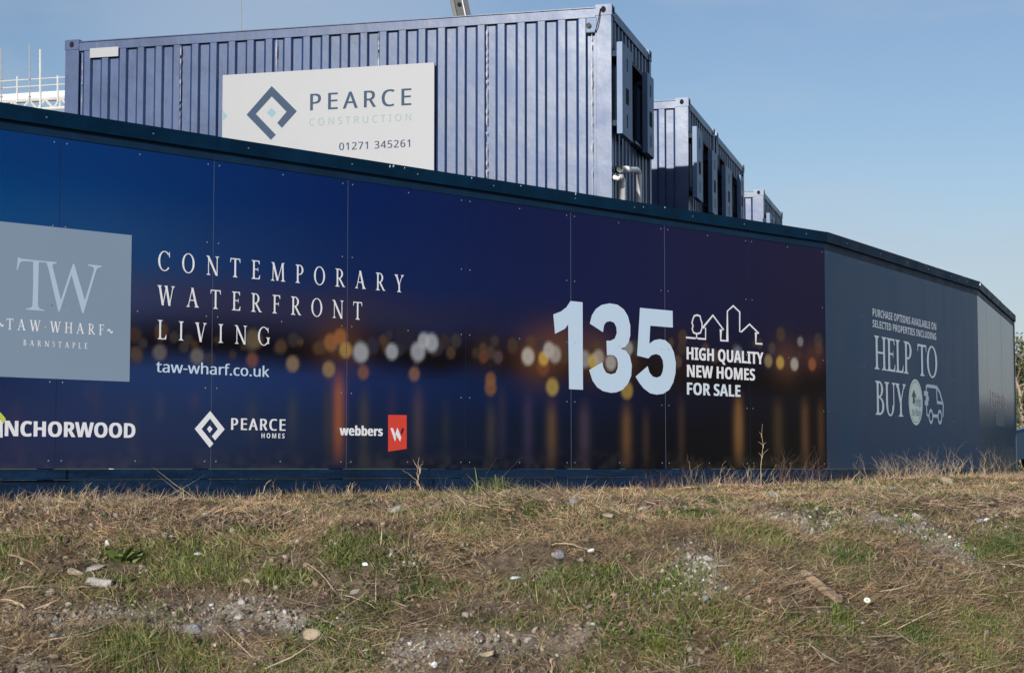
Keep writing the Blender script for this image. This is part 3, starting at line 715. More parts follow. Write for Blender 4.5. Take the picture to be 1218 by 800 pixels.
def line_at(fr, w, left, right, base_l, top_l, base_r=None, top_r=None):
    """u0, u1, baseline, cap height of a line of text from picture points"""
    u0, zb = fr.uz(left, base_l, w)
    _, zt = fr.uz(left, top_l, w)
    u1, _ = fr.uz(right, base_r if base_r is not None else base_l, w)
    if base_r is not None:
        _, zb2 = fr.uz(right, base_r, w); _, zt2 = fr.uz(right, top_r, w)
        zb, zt = (zb + zb2) / 2, (zt + zt2) / 2
    return u0, u1, zb, zt - zb


# ------------------------------------------------------------------ hoarding frames (fitted to the panel joints)
TH1 = 45.2
s1, c1 = math.sin(R(TH1)), math.cos(R(TH1))
seam_px = np.array([63.5, 249.8, 412.3, 554.4, 680.6, 792.7, 891.5, 983.0])
tt = np.arange(8)
kk = (seam_px - CX) / math.hypot(F_PX, 157.0)
A_ = np.c_[np.ones(8), -kk]
sol = np.linalg.lstsq(A_, kk * 1.22 * tt * c1 - 1.22 * tt * s1, rcond=None)[0]
fr1 = Frame((sol[0], sol[1]), TH1)
PW = 1.22
corner1 = fr1.pt(7 * PW, 0, 0)
CAPZ = float(np.mean([fr1.uz(69, 134.8)[1], fr1.uz(555, 210.0)[1], fr1.uz(980, 275.3)[1]]))


def end_of(px, py_top, az_from):
    p = at_z(px, py_top, CAPZ)
    v = p[:2] - az_from[:2]
    return p, math.degrees(math.atan2(v[0], v[1])), float(np.hypot(*v))


p2, az2, len2 = end_of(1162.0, 334.8, corner1)
fr2 = Frame(corner1, az2)
p3, az3, len3 = end_of(1205.5, 375.0, p2)
fr3 = Frame(p2, az3)
print('frames', fr1.O, CAPZ, az2, len2, az3, len3)
PZ0, PZ1 = 0.15, CAPZ - 0.165                # panels: foot and head
GROUND_FOOT = -0.06


def g_profile(y):
    return np.interp(y, [-900, -5, 0, 5.5, 7, 8, 8.6, 9.0, 9.6, 10.1, 10.5, 11, 12, 15, 18, 22, 30, 60, 1000],
                     [-1.9, -1.8, -1.75, -1.62, -1.36, -1.05, -0.82, -0.66, -0.42, -0.245, -0.165, -0.115, -0.072, -0.045, -0.012, 0.045, 0.03, 0.0, 0.0])


def vnoise(x, y, seed):
    """smooth value noise on arrays"""
    xi, yi = np.floor(x).astype(np.int64), np.floor(y).astype(np.int64)
    fx, fy = x - xi, y - yi
    fx, fy = fx * fx * (3 - 2 * fx), fy * fy * (3 - 2 * fy)

    def h(a, b):
        v = (a * 374761393 + b * 668265263 + seed * 974634777) & 0x7fffffff
        v = ((v ^ (v >> 13)) * 1274126177) & 0x7fffffff
        return ((v ^ (v >> 16)) & 0xffff) / 65535.0
    return (h(xi, yi) * (1 - fx) + h(xi + 1, yi) * fx) * (1 - fy) + (h(xi, yi + 1) * (1 - fx) + h(xi + 1, yi + 1) * fx) * fy


def hoard_dist(x, y):
    """signed distance in front of the hoarding line (positive towards the camera)"""
    ds = []
    for fr, l0, l1 in ((fr1, -40, 7 * PW), (fr2, 0, len2), (fr3, 0, len3 + 40)):
        px, py = x - fr.O[0], y - fr.O[1]
        u = np.clip(px * fr.d[0] + py * fr.d[1], l0, l1)
        qx, qy = px - fr.d[0] * u, py - fr.d[1] * u
        dd = np.hypot(qx, qy) * np.sign(px * fr.n[0] + py * fr.n[1])
        ds.append(dd)
    a = np.stack(ds)
    i = np.abs(a).argmin(0)
    return np.take_along_axis(a, i[None], 0)[0]


def ground_z(x, y, fine=True):
    x, y = np.asarray(x, float), np.asarray(y, float)
    z = g_profile(y + 0.45 * (vnoise(x * 0.8, y * 0.3, 3) - 0.5) * np.clip((12.5 - y) / 1.5, 0, 1))
    near = np.exp(-((y - 10) / 16) ** 2)
    z = z + near * 0.19 * (vnoise(x * 1.1 + 7, y * 1.1, 5) - 0.5) * np.clip((12.5 - y) / 2, 0.2, 1)
    z = z + near * 0.085 * (vnoise(x * 3.1, y * 3.1, 6) - 0.5) * np.clip((16 - y) / 6, 0.45, 1)
    if fine:
        z = z + near * 0.042 * (vnoise(x * 8.3, y * 8.3, 8) - 0.5) * np.clip((15 - y) / 5, 0.5, 1) + near * 0.034 * (vnoise(x * 21, y * 21, 9) - 0.5)
    # the lip of the bank in front of the slate panels
    b = at_y(1090, 562, 18.5)
    z = z + 0.05 * np.exp(-((x - b[0] - 0.5) / 1.2) ** 2 - ((y - 18.5) / 1.4) ** 2)
    return z


def on_ground(px, py):
    r = ray(px, py)
    lo, hi = 3.5, 40.0
    ys = np.linspace(6.5, 40, 4000)
    pts = CAM[None] + r[None] * (ys / r[1])[:, None]
    d = pts[:, 2] - ground_z(pts[:, 0], pts[:, 1], False)
    i = int(np.argmax(d < 0)) if (d < 0).any() else len(ys) - 1
    return np.array([pts[i, 0], pts[i, 1], float(ground_z(pts[i, 0], pts[i, 1]))])


# ------------------------------------------------------------------ ground
def spaced(a, b, step, far, grow=1.22):
    c = list(np.arange(a, b + 1e-6, step))
    s, x = step, b
    while x < far:
        s *= grow; x += s; c.append(x)
    s, x = step, a
    while x > -far:
        s *= grow; x -= s; c.insert(0, x)
    return np.array(c)


def blob_px(x, y, blobs):
    m = np.zeros_like(x)
    for px, py, rx, ry, a in blobs:
        c = on_ground_flat(px, py)
        sx = rx * c[1] / F_PX
        e = on_ground_flat(px, py - ry); f = on_ground_flat(px, min(py + ry, 830))
        sy = max((e[1] - f[1]) / 2, 0.05)
        m = np.maximum(m, a * np.exp(-(((x - c[0]) / sx) ** 2 + ((y - c[1]) / sy) ** 2) ** 1.0))
    return m


_gc = {}


def on_ground_flat(px, py):
    k = (round(px), round(py))
    if k not in _gc:
        _gc[k] = on_ground(px, max(py, 563))
    return _gc[k]


GREEN = [(140, 770, 45, 22, 1.0), (245, 682, 35, 12, .9), (235, 690, 60, 10, .6), (303, 636, 32, 7, 1), (150, 655, 35, 14, .8), (20, 660, 30, 10, .6),
         (100, 690, 40, 8, .5), (335, 690, 40, 10, .8), (420, 665, 30, 10, .7), (455, 645, 25, 6, 1), (490, 612, 40, 6, .7), (565, 608, 50, 8, .7), (635, 607, 20, 7, .9), (540, 588, 60, 5, .6),
         (530, 700, 30, 8, .7), (445, 725, 25, 6, .6), (690, 685, 20, 10, .8), (745, 632, 25, 6, .7), (800, 690, 20, 8, .6), (785, 765, 25, 14, .9), (620, 740, 60, 12, .4), (700, 610, 60, 6, .5),
         (240, 785, 30, 15, .6), (920, 645, 25, 8, .6), (975, 605, 40, 6, .9), (1010, 668, 40, 12, .8), (1110, 622, 25, 7, .9), (1085, 588, 30, 5, .9), (1040, 597, 25, 5, .6),
         (1180, 632, 40, 12, 1), (1205, 650, 35, 15, 1), (1150, 600, 50, 6, .5), (1010, 720, 40, 10, .6), (1090, 750, 40, 14, .9), (1020, 745, 30, 10, .7), (1170, 750, 50, 16, .8), (1140, 775, 50, 14, .8), (960, 745, 40, 12, .6),
         (870, 605, 60, 8, .6), (835, 608, 30, 6, .7), (930, 575, 40, 4, .5), (780, 690, 90, 20, .25), (860, 740, 90, 25, .35), (1190, 700, 50, 25, .5), (50, 640, 60, 8, .35), (370, 770, 60, 20, .2)]
GRAVEL = [(60, 735, 70, 14, .8), (150, 725, 60, 10, .8), (260, 728, 70, 12, .9), (370, 745, 45, 14, 1), (510, 770, 60, 14, 1), (580, 765, 60, 14, .8), (470, 790, 80, 12, .7), (830, 690, 30, 20, .9), (820, 655, 30, 10, .7),
          (955, 622, 50, 8, 1), (1000, 622, 30, 5, .9), (1090, 628, 35, 12, 1), (1115, 650, 25, 10, .9), (1060, 617, 30, 8, .7), (640, 690, 40, 10, .5), (215, 740, 90, 16, .7), (700, 755, 60, 15, .4), (40, 790, 60, 12, .7), (330, 790, 60, 12, .6), (1000, 575, 50, 5, .6), (620, 720, 70, 14, .3),
          (935, 616, 26, 7, 1.9), (960, 624, 26, 9, 1.9), (985, 620, 29, 7, 1.9), (1060, 618, 29, 7, 1.9), (1085, 630, 31, 10, 1.9), (1110, 642, 31, 10, 1.9), (1135, 655, 29, 10, 1.9), (830, 668, 31, 12, 1.9), (812, 690, 31, 13, 1.9), (835, 700, 26, 12, 1.9), (345, 740, 34, 10, 1.9), (385, 752, 26, 12, 1.9)]


def masks(x, y):
    g = blob_px(x, y, GREEN)
    g = np.clip(g * (0.45 + 1.1 * vnoise(x * 4.2, y * 4.2, 21)) + 0.8 * np.clip(vnoise(x * 2.3, y * 2.3, 22) * 0.7 + vnoise(x * 6.1, y * 6.1, 24) * 0.3 - 0.46, 0, 1) * 2.2, 0, 1)
    k = blob_px(x, y, GRAVEL)
    k = np.clip(k * (0.5 + vnoise(x * 3.5, y * 3.5, 23)), 0, 1) * np.where(k > 0.8, 1 - 0.25 * g, 1 - 0.7 * g)
    return g, k


gx = spaced(-5.5, 9.0, 0.032, 900)
gy = spaced(7.6, 20.5, 0.032, 900)
GX, GY = np.meshgrid(gx, gy)
inner = (GX > -8) & (GX < 13) & (GY > 6) & (GY < 26)
GZ = ground_z(GX, GY)
mg, mk = np.zeros_like(GX), np.zeros_like(GX)
mg[inner], mk[inner] = masks(GX[inner], GY[inner])
nx_, ny_ = len(gx), len(gy)
me = bpy.data.meshes.new('ground')
me.vertices.add(nx_ * ny_)
me.vertices.foreach_set('co', np.stack([GX, GY, GZ], -1).astype(np.float32).ravel())
ii = np.arange((ny_ - 1) * nx_).reshape(ny_ - 1, nx_)[:, :-1].ravel()
quads = np.stack([ii, ii + 1, ii + nx_ + 1, ii + nx_], -1).astype(np.int32)
me.loops.add(quads.size)
me.loops.foreach_set('vertex_index', quads.ravel())
me.polygons.add(len(quads))
me.polygons.foreach_set('loop_start', np.arange(0, quads.size, 4, dtype=np.int32))
me.polygons.foreach_set('use_smooth', np.ones(len(quads), bool))
ca = me.color_attributes.new('mask', 'FLOAT_COLOR', 'POINT')
ca.data.foreach_set('color', np.stack([mg, mk, np.zeros_like(mg), np.ones_like(mg)], -1).astype(np.float32).ravel())
me.update(calc_edges=True)


def ground_mat():
    m = bpy.data.materials.new('ground_soil')
    m.use_nodes = True
    t = m.node_tree
    b = t.nodes['Principled BSDF']
    b.inputs['Roughness'].default_value = 0.95
    b.inputs['Specular IOR Level'].default_value = 0.15
    tc = t.nodes.new('ShaderNodeTexCoord')

    def noise(s, d=5, r=0.6):
        n = t.nodes.new('ShaderNodeTexNoise')
        n.inputs['Scale'].default_value = s; n.inputs['Detail'].default_value = d; n.inputs['Roughness'].default_value = r
        t.links.new(tc.outputs['Object'], n.inputs['Vector'])
        return n.outputs['Fac']

    def ramp(src, a, b_, c0, c1):
        r = t.nodes.new('ShaderNodeValToRGB')
        r.color_ramp.elements[0].position = a; r.color_ramp.elements[0].color = (*c0, 1)
        r.color_ramp.elements[1].position = b_; r.color_ramp.elements[1].color = (*c1, 1)
        t.links.new(src, r.inputs['Fac'])
        return r.outputs['Color']

    def mix(f, a, c):
        x = t.nodes.new('ShaderNodeMixRGB')
        t.links.new(f, x.inputs[0]); t.links.new(a, x.inputs[1]); t.links.new(c, x.inputs[2])
        return x.outputs['Color']
    at = t.nodes.new('ShaderNodeAttribute'); at.attribute_name = 'mask'
    sp = t.nodes.new('ShaderNodeSeparateColor')
    t.links.new(at.outputs['Color'], sp.inputs['Color'])
    soil = ramp(noise(14), 0.35, 0.68, (0.034, 0.026, 0.018), (0.24, 0.18, 0.125))
    grav = ramp(noise(55, 3), 0.36, 0.66, (0.20, 0.165, 0.125), (0.56, 0.49, 0.40))
    green = ramp(noise(20), 0.35, 0.68, (0.035, 0.050, 0.012), (0.11, 0.13, 0.032))
    c = mix(sp.outputs['Green'], soil, grav)
    c = mix(sp.outputs['Red'], c, green)
    t.links.new(c, b.inputs['Base Color'])
    bp = t.nodes.new('ShaderNodeBump')
    bp.inputs['Strength'].default_value = 0.9
    bp.inputs['Distance'].default_value = 0.03
    t.links.new(noise(38, 8, 0.7), bp.inputs['Height'])
    t.links.new(bp.outputs['Normal'], b.inputs['Normal'])
    return m


M['ground'] = ground_mat()
me.materials.append(M['ground'])
ground = bpy.data.objects.new('ground', me)
col.objects.link(ground)
ground['kind'] = 'structure'


# ------------------------------------------------------------------ the printed night picture on the first hoarding
LIGHT = 0.80                                  # display value of white on that face: turns seen colours into ink colours
SEE_X = [-200, 0, 110, 250, 420, 600, 800, 980]
ROWS = [2.2, 1.62, 1.32, 1.02, 0.80, 0.45, 0.15]
TABLE = np.array([
    [(4, 46, 104), (5, 46, 104), (8, 46, 106), (10, 42, 102), (13, 32, 88), (20, 28, 74), (26, 27, 64), (30, 25, 54)],
    [(18, 60, 114), (18, 60, 114), (26, 60, 112), (26, 50, 102), (20, 36, 86), (22, 30, 76), (26, 27, 64), (28, 24, 50)],
    [(40, 58, 104), (40, 58, 104), (48, 58, 98), (44, 46, 80), (40, 40, 70), (26, 30, 66), (24, 24, 54), (24, 20, 40)],
    [(26, 26, 40), (26, 26, 40), (24, 22, 34), (20, 17, 24), (18, 15, 20), (17, 14, 19), (19, 15, 17), (18, 14, 14)],
    [(28, 42, 84), (28, 42, 84), (34, 52, 100), (34, 52, 102), (26, 40, 88), (18, 30, 68), (20, 20, 38), (24, 19, 20)],
    [(38, 46, 86), (38, 46, 86), (38, 49, 88), (35, 47, 84), (27, 36, 64), (20, 27, 50), (18, 17, 24), (22, 18, 18)],
    [(36, 42, 76), (36, 42, 76), (37, 44, 76), (33, 41, 70), (25, 31, 52), (17, 22, 40), (16, 15, 20), (20, 17, 17)]], float)
TABLE = lin(*np.moveaxis(TABLE, -1, 0).reshape(3, -1)[:, None]).reshape(3, *TABLE.shape[:2]) if False else np.stack([lin(*TABLE[i, j]) for i in range(7) for j in range(8)]).reshape(7, 8, 3)
SEE_U = np.array([fr1.uz(x, 557)[0] for x in SEE_X])
BOKEH = [(190, 419, 10, (98, 90, 98)), (234.5, 423.6, 10, (105, 98, 102)), (301, 403, 12, (98, 86, 66)), (349, 404, 9, (56, 49, 53)), (300, 428, 9, (118, 66, 56)),
         (191, 397, 9, (70, 48, 44)), (160, 398, 10, (66, 46, 44)), (161, 420, 9, (74, 60, 60)), (348, 432.6, 10, (134, 110, 86)), (391, 439, 10, (146, 112, 76)), (432, 442.6, 9, (124, 76, 60)),
         (481, 402, 17, (38, 35, 54)), (443, 411, 11, (46, 42, 72)), (529, 406, 9, (56, 43, 38)), (393.5, 407, 11, (148, 88, 48)), (405, 400, 10, (158, 90, 44)), (411, 416, 10, (170, 130, 60)),
         (429, 419, 12.5, (150, 155, 182)), (466, 418, 10, (150, 155, 182)), (504, 405, 10, (150, 155, 182)), (513, 407.5, 11.5, (152, 157, 184)), (497, 418, 12, (148, 153, 182)), (492.6, 444.7, 9, (130, 85, 70)),
         (575, 424, 8, (106, 58, 38)), (583.5, 419, 8, (72, 58, 58)), (592.6, 424.7, 8, (86, 62, 72)), (583.5, 451, 9, (128, 80, 50)), (583.5, 461, 10, (126, 80, 48)),
         (646, 436, 11, (116, 62, 40)), (628, 423.6, 11, (178, 168, 172)), (646.7, 426, 9, (200, 156, 60)), (653, 416, 10, (168, 165, 172)), (660, 421, 11, (152, 146, 152)), (657, 460, 11, (170, 138, 60)),
         (695, 427, 11, (140, 135, 145)), (706, 430, 10, (190, 158, 60)), (712, 425, 10, (150, 140, 145)), (726.5, 431, 10, (160, 155, 165)), (747, 414, 9, (145, 145, 155)), (745.6, 464, 11, (160, 128, 50)),
         (806, 430, 8, (84, 66, 62)), (877.5, 421, 10, (98, 102, 132)), (914, 429, 8, (140, 120, 88)), (918, 414, 7, (72, 57, 57)), (928, 431, 8, (190, 150, 60)), (945, 433, 8, (162, 157, 162)),
         (952, 406, 6, (116, 116, 126)), (966, 433, 8, (146, 78, 44)), (974, 414, 8, (84, 52, 42)), (20, 408, 9, (70, 60, 60)), (-60, 415, 10, (150, 120, 80)), (-110, 410, 10, (150, 150, 175))]
GLOW = [(405, 408, 30, (96, 54, 34)), (640, 425, 30, (112, 62, 36)), (665, 410, 26, (104, 58, 36)), (708, 422, 26, (108, 60, 36)), (745, 430, 20, (80, 48, 36)), (935, 428, 24, (92, 54, 36)), (968, 424, 18, (88, 46, 32)), (580, 418, 22, (56, 36, 32)), (800, 425, 34, (44, 29, 26))]
STREAK = [(403, 436, 545, 8, (168, 84, 34), .95), (390, 445, 545, 6, (56, 54, 56), .8), (433, 455, 545, 7, (68, 64, 62), .8), (466, 446, 520, 6, (44, 40, 80), .8), (497, 452, 548, 8, (74, 60, 74), .8), (530, 468, 545, 6, (44, 48, 58), .7),
          (584, 470, 555, 7, (66, 60, 60), .8), (597, 450, 545, 7, (48, 42, 74), .8), (628, 458, 555, 8, (56, 48, 86), .8), (656, 470, 556, 8, (108, 78, 50), .8), (695, 470, 556, 9, (72, 58, 86), .8), (745, 474, 556, 8, (118, 80, 46), .85),
          (768, 480, 556, 6, (70, 52, 44), .7), (810, 465, 556, 6, (66, 50, 46), .75), (878, 462, 540, 7, (150, 96, 50), .8), (878, 480, 556, 8, (112, 80, 48), .85), (925, 468, 556, 9, (74, 60, 42), .8), (957, 468, 556, 7, (98, 68, 44), .85), (976, 470, 556, 6, (84, 58, 42), .8),
          (115, 446, 495, 5, (66, 48, 76), .7), (158, 468, 548, 7, (54, 58, 82), .7), (191, 462, 495, 6, (78, 78, 92), .7), (232, 462, 482, 7, (112, 62, 70), .8), (300, 460, 525, 7, (56, 60, 74), .7), (348, 458, 525, 7, (62, 64, 74), .7), (105, 452, 468, 5, (110, 66, 60), .7), (20, 470, 540, 8, (66, 50, 78), .5)]


def print_colour(u, z):
    out = np.zeros(u.shape + (3,))
    zc = np.clip(z, 0.15, 2.2) + 0.10 * (vnoise(u * 2.4 + 50, z * 0, 31) - 0.5) * (np.abs(z - 1.2) < 0.35)
    rows = np.array(ROWS[::-1])
    T = TABLE[::-1]
    for ch in range(3):
        cols = np.stack([np.interp(u, SEE_U, T[r, :, ch]) for r in range(7)])
        j = np.clip(np.searchsorted(rows, zc) - 1, 0, 5)
        f = np.clip((zc - rows[j]) / (rows[j + 1] - rows[j]), 0, 1)
        f = f * f * (3 - 2 * f)
        out[..., ch] = np.take_along_axis(cols, j[None], 0)[0] * (1 - f) + np.take_along_axis(cols, (j + 1)[None], 0)[0] * f

    def blend(a, c):
        g_ = sum(c) / 3; c = [0.76 * q + 0.24 * g_ for q in c]
        out[:] = out * (1 - a[..., None]) + lin(*c) * a[..., None]
    for px, py, r, c in GLOW:
        cu, cz = fr1.uz(px, py); rr = r * fr1.pt(cu, 0, 0)[1] / F_PX
        blend(0.62 * np.exp(-((u - cu) / (rr * 1.2)) ** 2 - ((z - cz) / rr) ** 2), c)
    for px, y0, y1, w, c, a in STREAK:
        cu, z1 = fr1.uz(px, y0); z0 = fr1.uz(px, y1)[1]; ww = w * 1.15 * fr1.pt(cu, 0, 0)[1] / F_PX
        prof = np.exp(-((u - cu) / (ww * 0.95)) ** 2)
        fade = np.clip((z1 - z) / 0.18, 0, 1) * np.clip((z - z0) / 0.35 + 0.35, 0, 1) * np.clip((z - z0 + 0.08) / 0.1, 0, 1)
        blend(0.66 * a * prof * fade, c)
    rb = np.random.default_rng(77)
    faint = [(px + rb.normal() * 6, 412 + rb.normal() * 9, 5 + 5 * rb.random(), [(62, 48, 44), (74, 54, 40), (50, 46, 62), (84, 58, 42), (58, 54, 58)][int(rb.integers(0, 5))]) for px in range(-150, 985, 13)]
    for px, py, r, c in faint + BOKEH:
        cu, cz = fr1.uz(px, py); rr = r * fr1.pt(cu, 0, 0)[1] / F_PX
        d = np.hypot(u - cu, z - cz) / rr
        e = np.clip((1.22 - d) / 0.60, 0, 1); blend(0.76 * e * e * (3 - 2 * e) * (0.84 + 0.16 * np.clip(d, 0, 1)), c)
    out = out * np.array([1.03, 1.0, 0.81]) * (1 + 0.22 * np.clip((SEE_U[3] - u) / (SEE_U[3] - SEE_U[1]), 0, 1) * np.clip((z - 1.2) / 0.5, 0, 1))[..., None]
    # dried mud splashed up along the foot of the boards
    mud = np.clip(0.42 - (z - 0.15) / 0.42, 0, 1) * np.clip(vnoise(u * 5, z * 9, 33) * 0.6 + vnoise(u * 17, z * 25, 34) * 0.6 - 0.42, 0, 1)
    out = out * (1 - mud[..., None]) + np.array([0.10, 0.085, 0.065]) * mud[..., None]
    return np.clip((out - 0.0035) / LIGHT, 0.0012, 0.95)


def add_screws(mb, fr, us, zs, w, r=0.0065, mi=1):
    for u in us:
        for z in zs:
            k = 6
            ring = [fr.pt(u + r * math.cos(2 * math.pi * i / k), w, z + r * math.sin(2 * math.pi * i / k)) for i in range(k)]
            top = [fr.pt(u + 0.6 * r * math.cos(2 * math.pi * i / k), w + 0.003, z + 0.6 * r * math.sin(2 * math.pi * i / k)) for i in range(k)]
            mb.mesh(ring + top, [tuple(range(k, 2 * k))] + [(i, (i + 1) % k, k + (i + 1) % k, k + i) for i in range(k)], mi)


SCREW_Z = [PZ0 + 0.05, PZ0 + 0.56, PZ0 + 1.06, PZ0 + 1.58, PZ1 - 0.035]


def hoarding(fr, L0, L1, label, ext0, ext1):
    t = thing('site_hoarding', fr.pt((L0 + L1) / 2, 0, -0.02), label, 'hoarding', 'hoarding sections round the building site')
    cut = list(np.arange(L1 + ext1[1], L0 - ext0[1] + 0.6, -2.44)) + [L0 - ext0[1]]
    for i, (hi, lo) in enumerate(zip(cut, cut[1:])):            # overlapping lengths of flashing
        s_ = 0.0018 * (i % 2)
        b = MB(); b.box(fr, lo + 0.001, hi - 0.001, -0.075 - s_, 0.031 + s_, CAPZ - 0.100, CAPZ + s_)
        for k_ in range(3):
            u_ = lo + (k_ + 0.3 + 0.4 * random.random()) * (hi - lo) / 3
            b.tube([fr.pt(u_, 0.031, CAPZ - 0.05), fr.pt(u_, 0.036, CAPZ - 0.05)], 0.006, 6, 1)
        b.build('capping', [M['navy_trim'], M['screw']], t)
    b = MB()
    for _ in range(int((L1 - L0) * 0.9)):                        # bird droppings and chips
        u_ = L0 + random.random() * (L1 - L0); z_ = CAPZ - 0.004 - 0.06 * random.random() ** 2; r_ = 0.003 + 0.005 * random.random()
        put2d(b, fr, 0.0335, [(u_ - r_, z_ - r_ * 1.6), (u_ + r_ * .6, z_ - r_), (u_ + r_, z_ + r_ * .8), (u_ - r_ * .4, z_ + r_)], [(0, 1, 2, 3)])
    b.build('droppings', M['litter'], t)
    b = MB(); b.box(fr, L0, L1 + ext1[0], -0.02, 0.006, PZ1, CAPZ - 0.100); b.build('head_rail', M['navy_rail'], t)
    return t


# section one: the long printed run
N0 = -4
ho1 = hoarding(fr1, N0 * PW, 7 * PW, 'long navy hoarding printed with a blurred night skyline, standing left of the bend', (0, 0), (0.0, 0.012))
for k in range(N0, 7):
    u0, u1 = k * PW + 0.0025, (k + 1) * PW - 0.0025
    nu, nz = 62, 108
    U, Z = np.meshgrid(np.linspace(u0, u1, nu), np.linspace(PZ0, PZ1, nz))
    w = 0.001 * ((k * 7) % 3)
    co = fr1.O + U[..., None] * fr1.d + w * fr1.n + Z[..., None] * np.array([0, 0, 1.0])
    colr = print_colour(U, Z)
    mb = MB()
    mb.v = [tuple(p) for p in co.reshape(-1, 3)]
    for j in range(nz - 1):
        for i in range(nu - 1):
            a = j * nu + i
            mb.f.append((a, a + 1, a + nu + 1, a + nu)); mb.m.append(0)
    nprint = len(mb.v)
    # folded edges and back of the sheet
    back = -0.003
    p = fr1.pt
    mb.mesh([p(u0, w, PZ0), p(u1, w, PZ0), p(u1, w, PZ1), p(u0, w, PZ1), p(u0, back, PZ0), p(u1, back, PZ0), p(u1, back, PZ1), p(u0, back, PZ1)],
            [(0, 1, 5, 4), (1, 2, 6, 5), (2, 3, 7, 6), (3, 0, 4, 7), (4, 5, 6, 7)], 2)
    add_screws(mb, fr1, [u0 + 0.045, u1 - 0.045], SCREW_Z, w + 0.0004)
    add_screws(mb, fr1, [(u0 + u1) / 2], [SCREW_Z[0], SCREW_Z[2], SCREW_Z[4]], w + 0.0004)
    o = mb.build('printed_panel', [M['print'], M['screw'], M['joint']], ho1)
    ca = o.data.color_attributes.new('print', 'FLOAT_COLOR', 'POINT')
    buf = np.full((len(mb.v), 4), 0.2, np.float32)
    buf[:nprint, :3] = colr.reshape(-1, 3); buf[:, 3] = 1
    ca.data.foreach_set('color', buf.ravel())
for k in range(N0, 8):
    b = MB(); b.box(fr1, k * PW - 0.03, k * PW + (0.03 if k < 7 else -0.004), -0.012, -0.004, PZ0, PZ1); b.build('joint_strip', M['joint'], ho1)
for i, (a, e, w) in enumerate([(N0 * PW, 0.06, 0.034), (0.068, 1.27, 0.020), (1.273, 3.70, 0.0225), (3.703, 6.0, 0.020), (6.003, 7 * PW + 0.012, 0.0225)]):
    b = MB(); b.box(fr1, a, e, -0.03, w, PZ0 - 0.072, PZ0 - 0.004); b.build('upper_kickboard', M['navy_kick'], ho1)
for a, e, w in ((N0 * PW, 2.4, 0.012), (2.403, 7 * PW, 0.015)):
    b = MB(); b.box(fr1, a, e, -0.05, w, -0.14, PZ0 - 0.075); b.build('lower_kickboard', M['navy_kick'], ho1)
for k in range(N0, 8):
    b = MB(); b.box(fr1, k * PW - 0.05, k * PW + 0.04, -0.14, -0.08, -0.3, CAPZ - 0.12); b.build('rear_post', M['navy_rail'], ho1)

# section two: slate blue panels
ho2 = hoarding(fr2, 0, len2, 'slate blue hoarding section with a house buying advert, between the two bends', (0, 0.0), (0.0, 0.01))
nP = 5
for k in range(nP):
    u0, u1 = len2 * k / nP + (0.004 if k == 0 else 0.0012), len2 * (k + 1) / nP - 0.0012
    mb = MB(); mb.box(fr2, u0, u1, -0.006, 0.0006 * (k % 2), PZ0, PZ1)
    add_screws(mb, fr2, [u0 + 0.045, u1 - 0.045], SCREW_Z, 0.0006 * (k % 2) + 0.0004, 0.006)
    mb.build('slate_panel', [M['slate_panel'], M['screw']], ho2)
b = MB(); b.box(fr2, 0.0, len2, -0.03, 0.018, PZ0 - 0.072, PZ0 - 0.004); b.build('upper_kickboard', M['navy_kick'], ho2)
b = MB(); b.box(fr2, 0.02, len2, -0.05, 0.010, -0.14, PZ0 - 0.075); b.build('lower_kickboard', M['navy_kick'], ho2)

# section three: the far end
ho3 = hoarding(fr3, 0, len3, 'greyest and farthest hoarding section, at the right end, with faded lettering', (0, 0.0), (0.0, 0.02))
nP = 5
for k in range(nP):
    u0, u1 = len3 * k / nP + 0.0012, len3 * (k + 1) / nP - 0.0012
    mb = MB(); mb.box(fr3, u0, u1, -0.006, 0.0008 * (k % 2), PZ0, PZ1)
    mb.build('grey_panel', [M['end_panel'], M['screw']], ho3)
b = MB(); b.box(fr3, 0.0, len3, -0.03, 0.018, PZ0 - 0.072, PZ0 - 0.004); b.build('kickboard', M['navy_kick'], ho3)
b = MB(); b.box(fr3, len3 - 0.02, len3 + 0.025, -0.05, 0.012, -0.03, CAPZ - 0.105); b.build('end_post', M['end_panel'], ho3)
b = MB(); b.box(fr3, 0.02, 0.045, 0.030, 0.040, CAPZ - 0.05, CAPZ - 0.02); b.build('fixing_clip', M['white'], ho3)

# ------------------------------------------------------------------ what is printed on section one
WL = 0.0032


def letters(name, mats, parent, fn, label=None):
    mb = MB(); fn(mb); o = mb.build(name, mats, parent)
    if label: o['label'] = label
    return o


ez = fr1.uz(156.8, 279.7, WL); e2 = fr1.uz(154.2, 453.8, WL)
SQU1 = (ez[0] + e2[0]) / 2
SQC = (fr1.uz(7.4, 390, WL)[0] + fr1.uz(124, 390, WL)[0]) / 2
sq0 = 2 * SQC - SQU1
letters('logo_square', M['vinyl_square'], ho1, lambda mb: put2d(mb, fr1, WL - 0.0006, [(sq0, e2[1]), (SQU1, e2[1]), (SQU1, ez[1]), (sq0, ez[1])], [(0, 1, 2, 3)]), 'grey blue square behind the wharf monogram')


def tw(mb):
    o, s = (0, 290), 6.157
    trace(mb, fr1, WL, o, s, [(132, 93), (150, 108), (340, 128), (340, 138), (285, 133), (281, 300), (278, 452), (290, 474), (327, 484), (325, 491), (188, 480), (192, 473), (225, 468), (237, 452), (243, 300), (243, 129), (165, 126), (145, 137), (130, 190), (122, 192)])
    trace(mb, fr1, WL, o, s, [(336, 127.5), (418, 133), (414, 142), (392, 146), (384, 158), (446, 410), (520, 185), (535, 145), (545, 150), (622, 412), (688, 190), (685, 172), (670, 165), (642, 158), (644, 150), (747, 160), (744, 168), (715, 177), (703, 200), (612, 508), (602, 507), (524, 226), (437, 495), (427, 494), (352, 170), (340, 140)], 0, 0.0002)


letters('monogram', M['vinyl_pale'], ho1, tw)


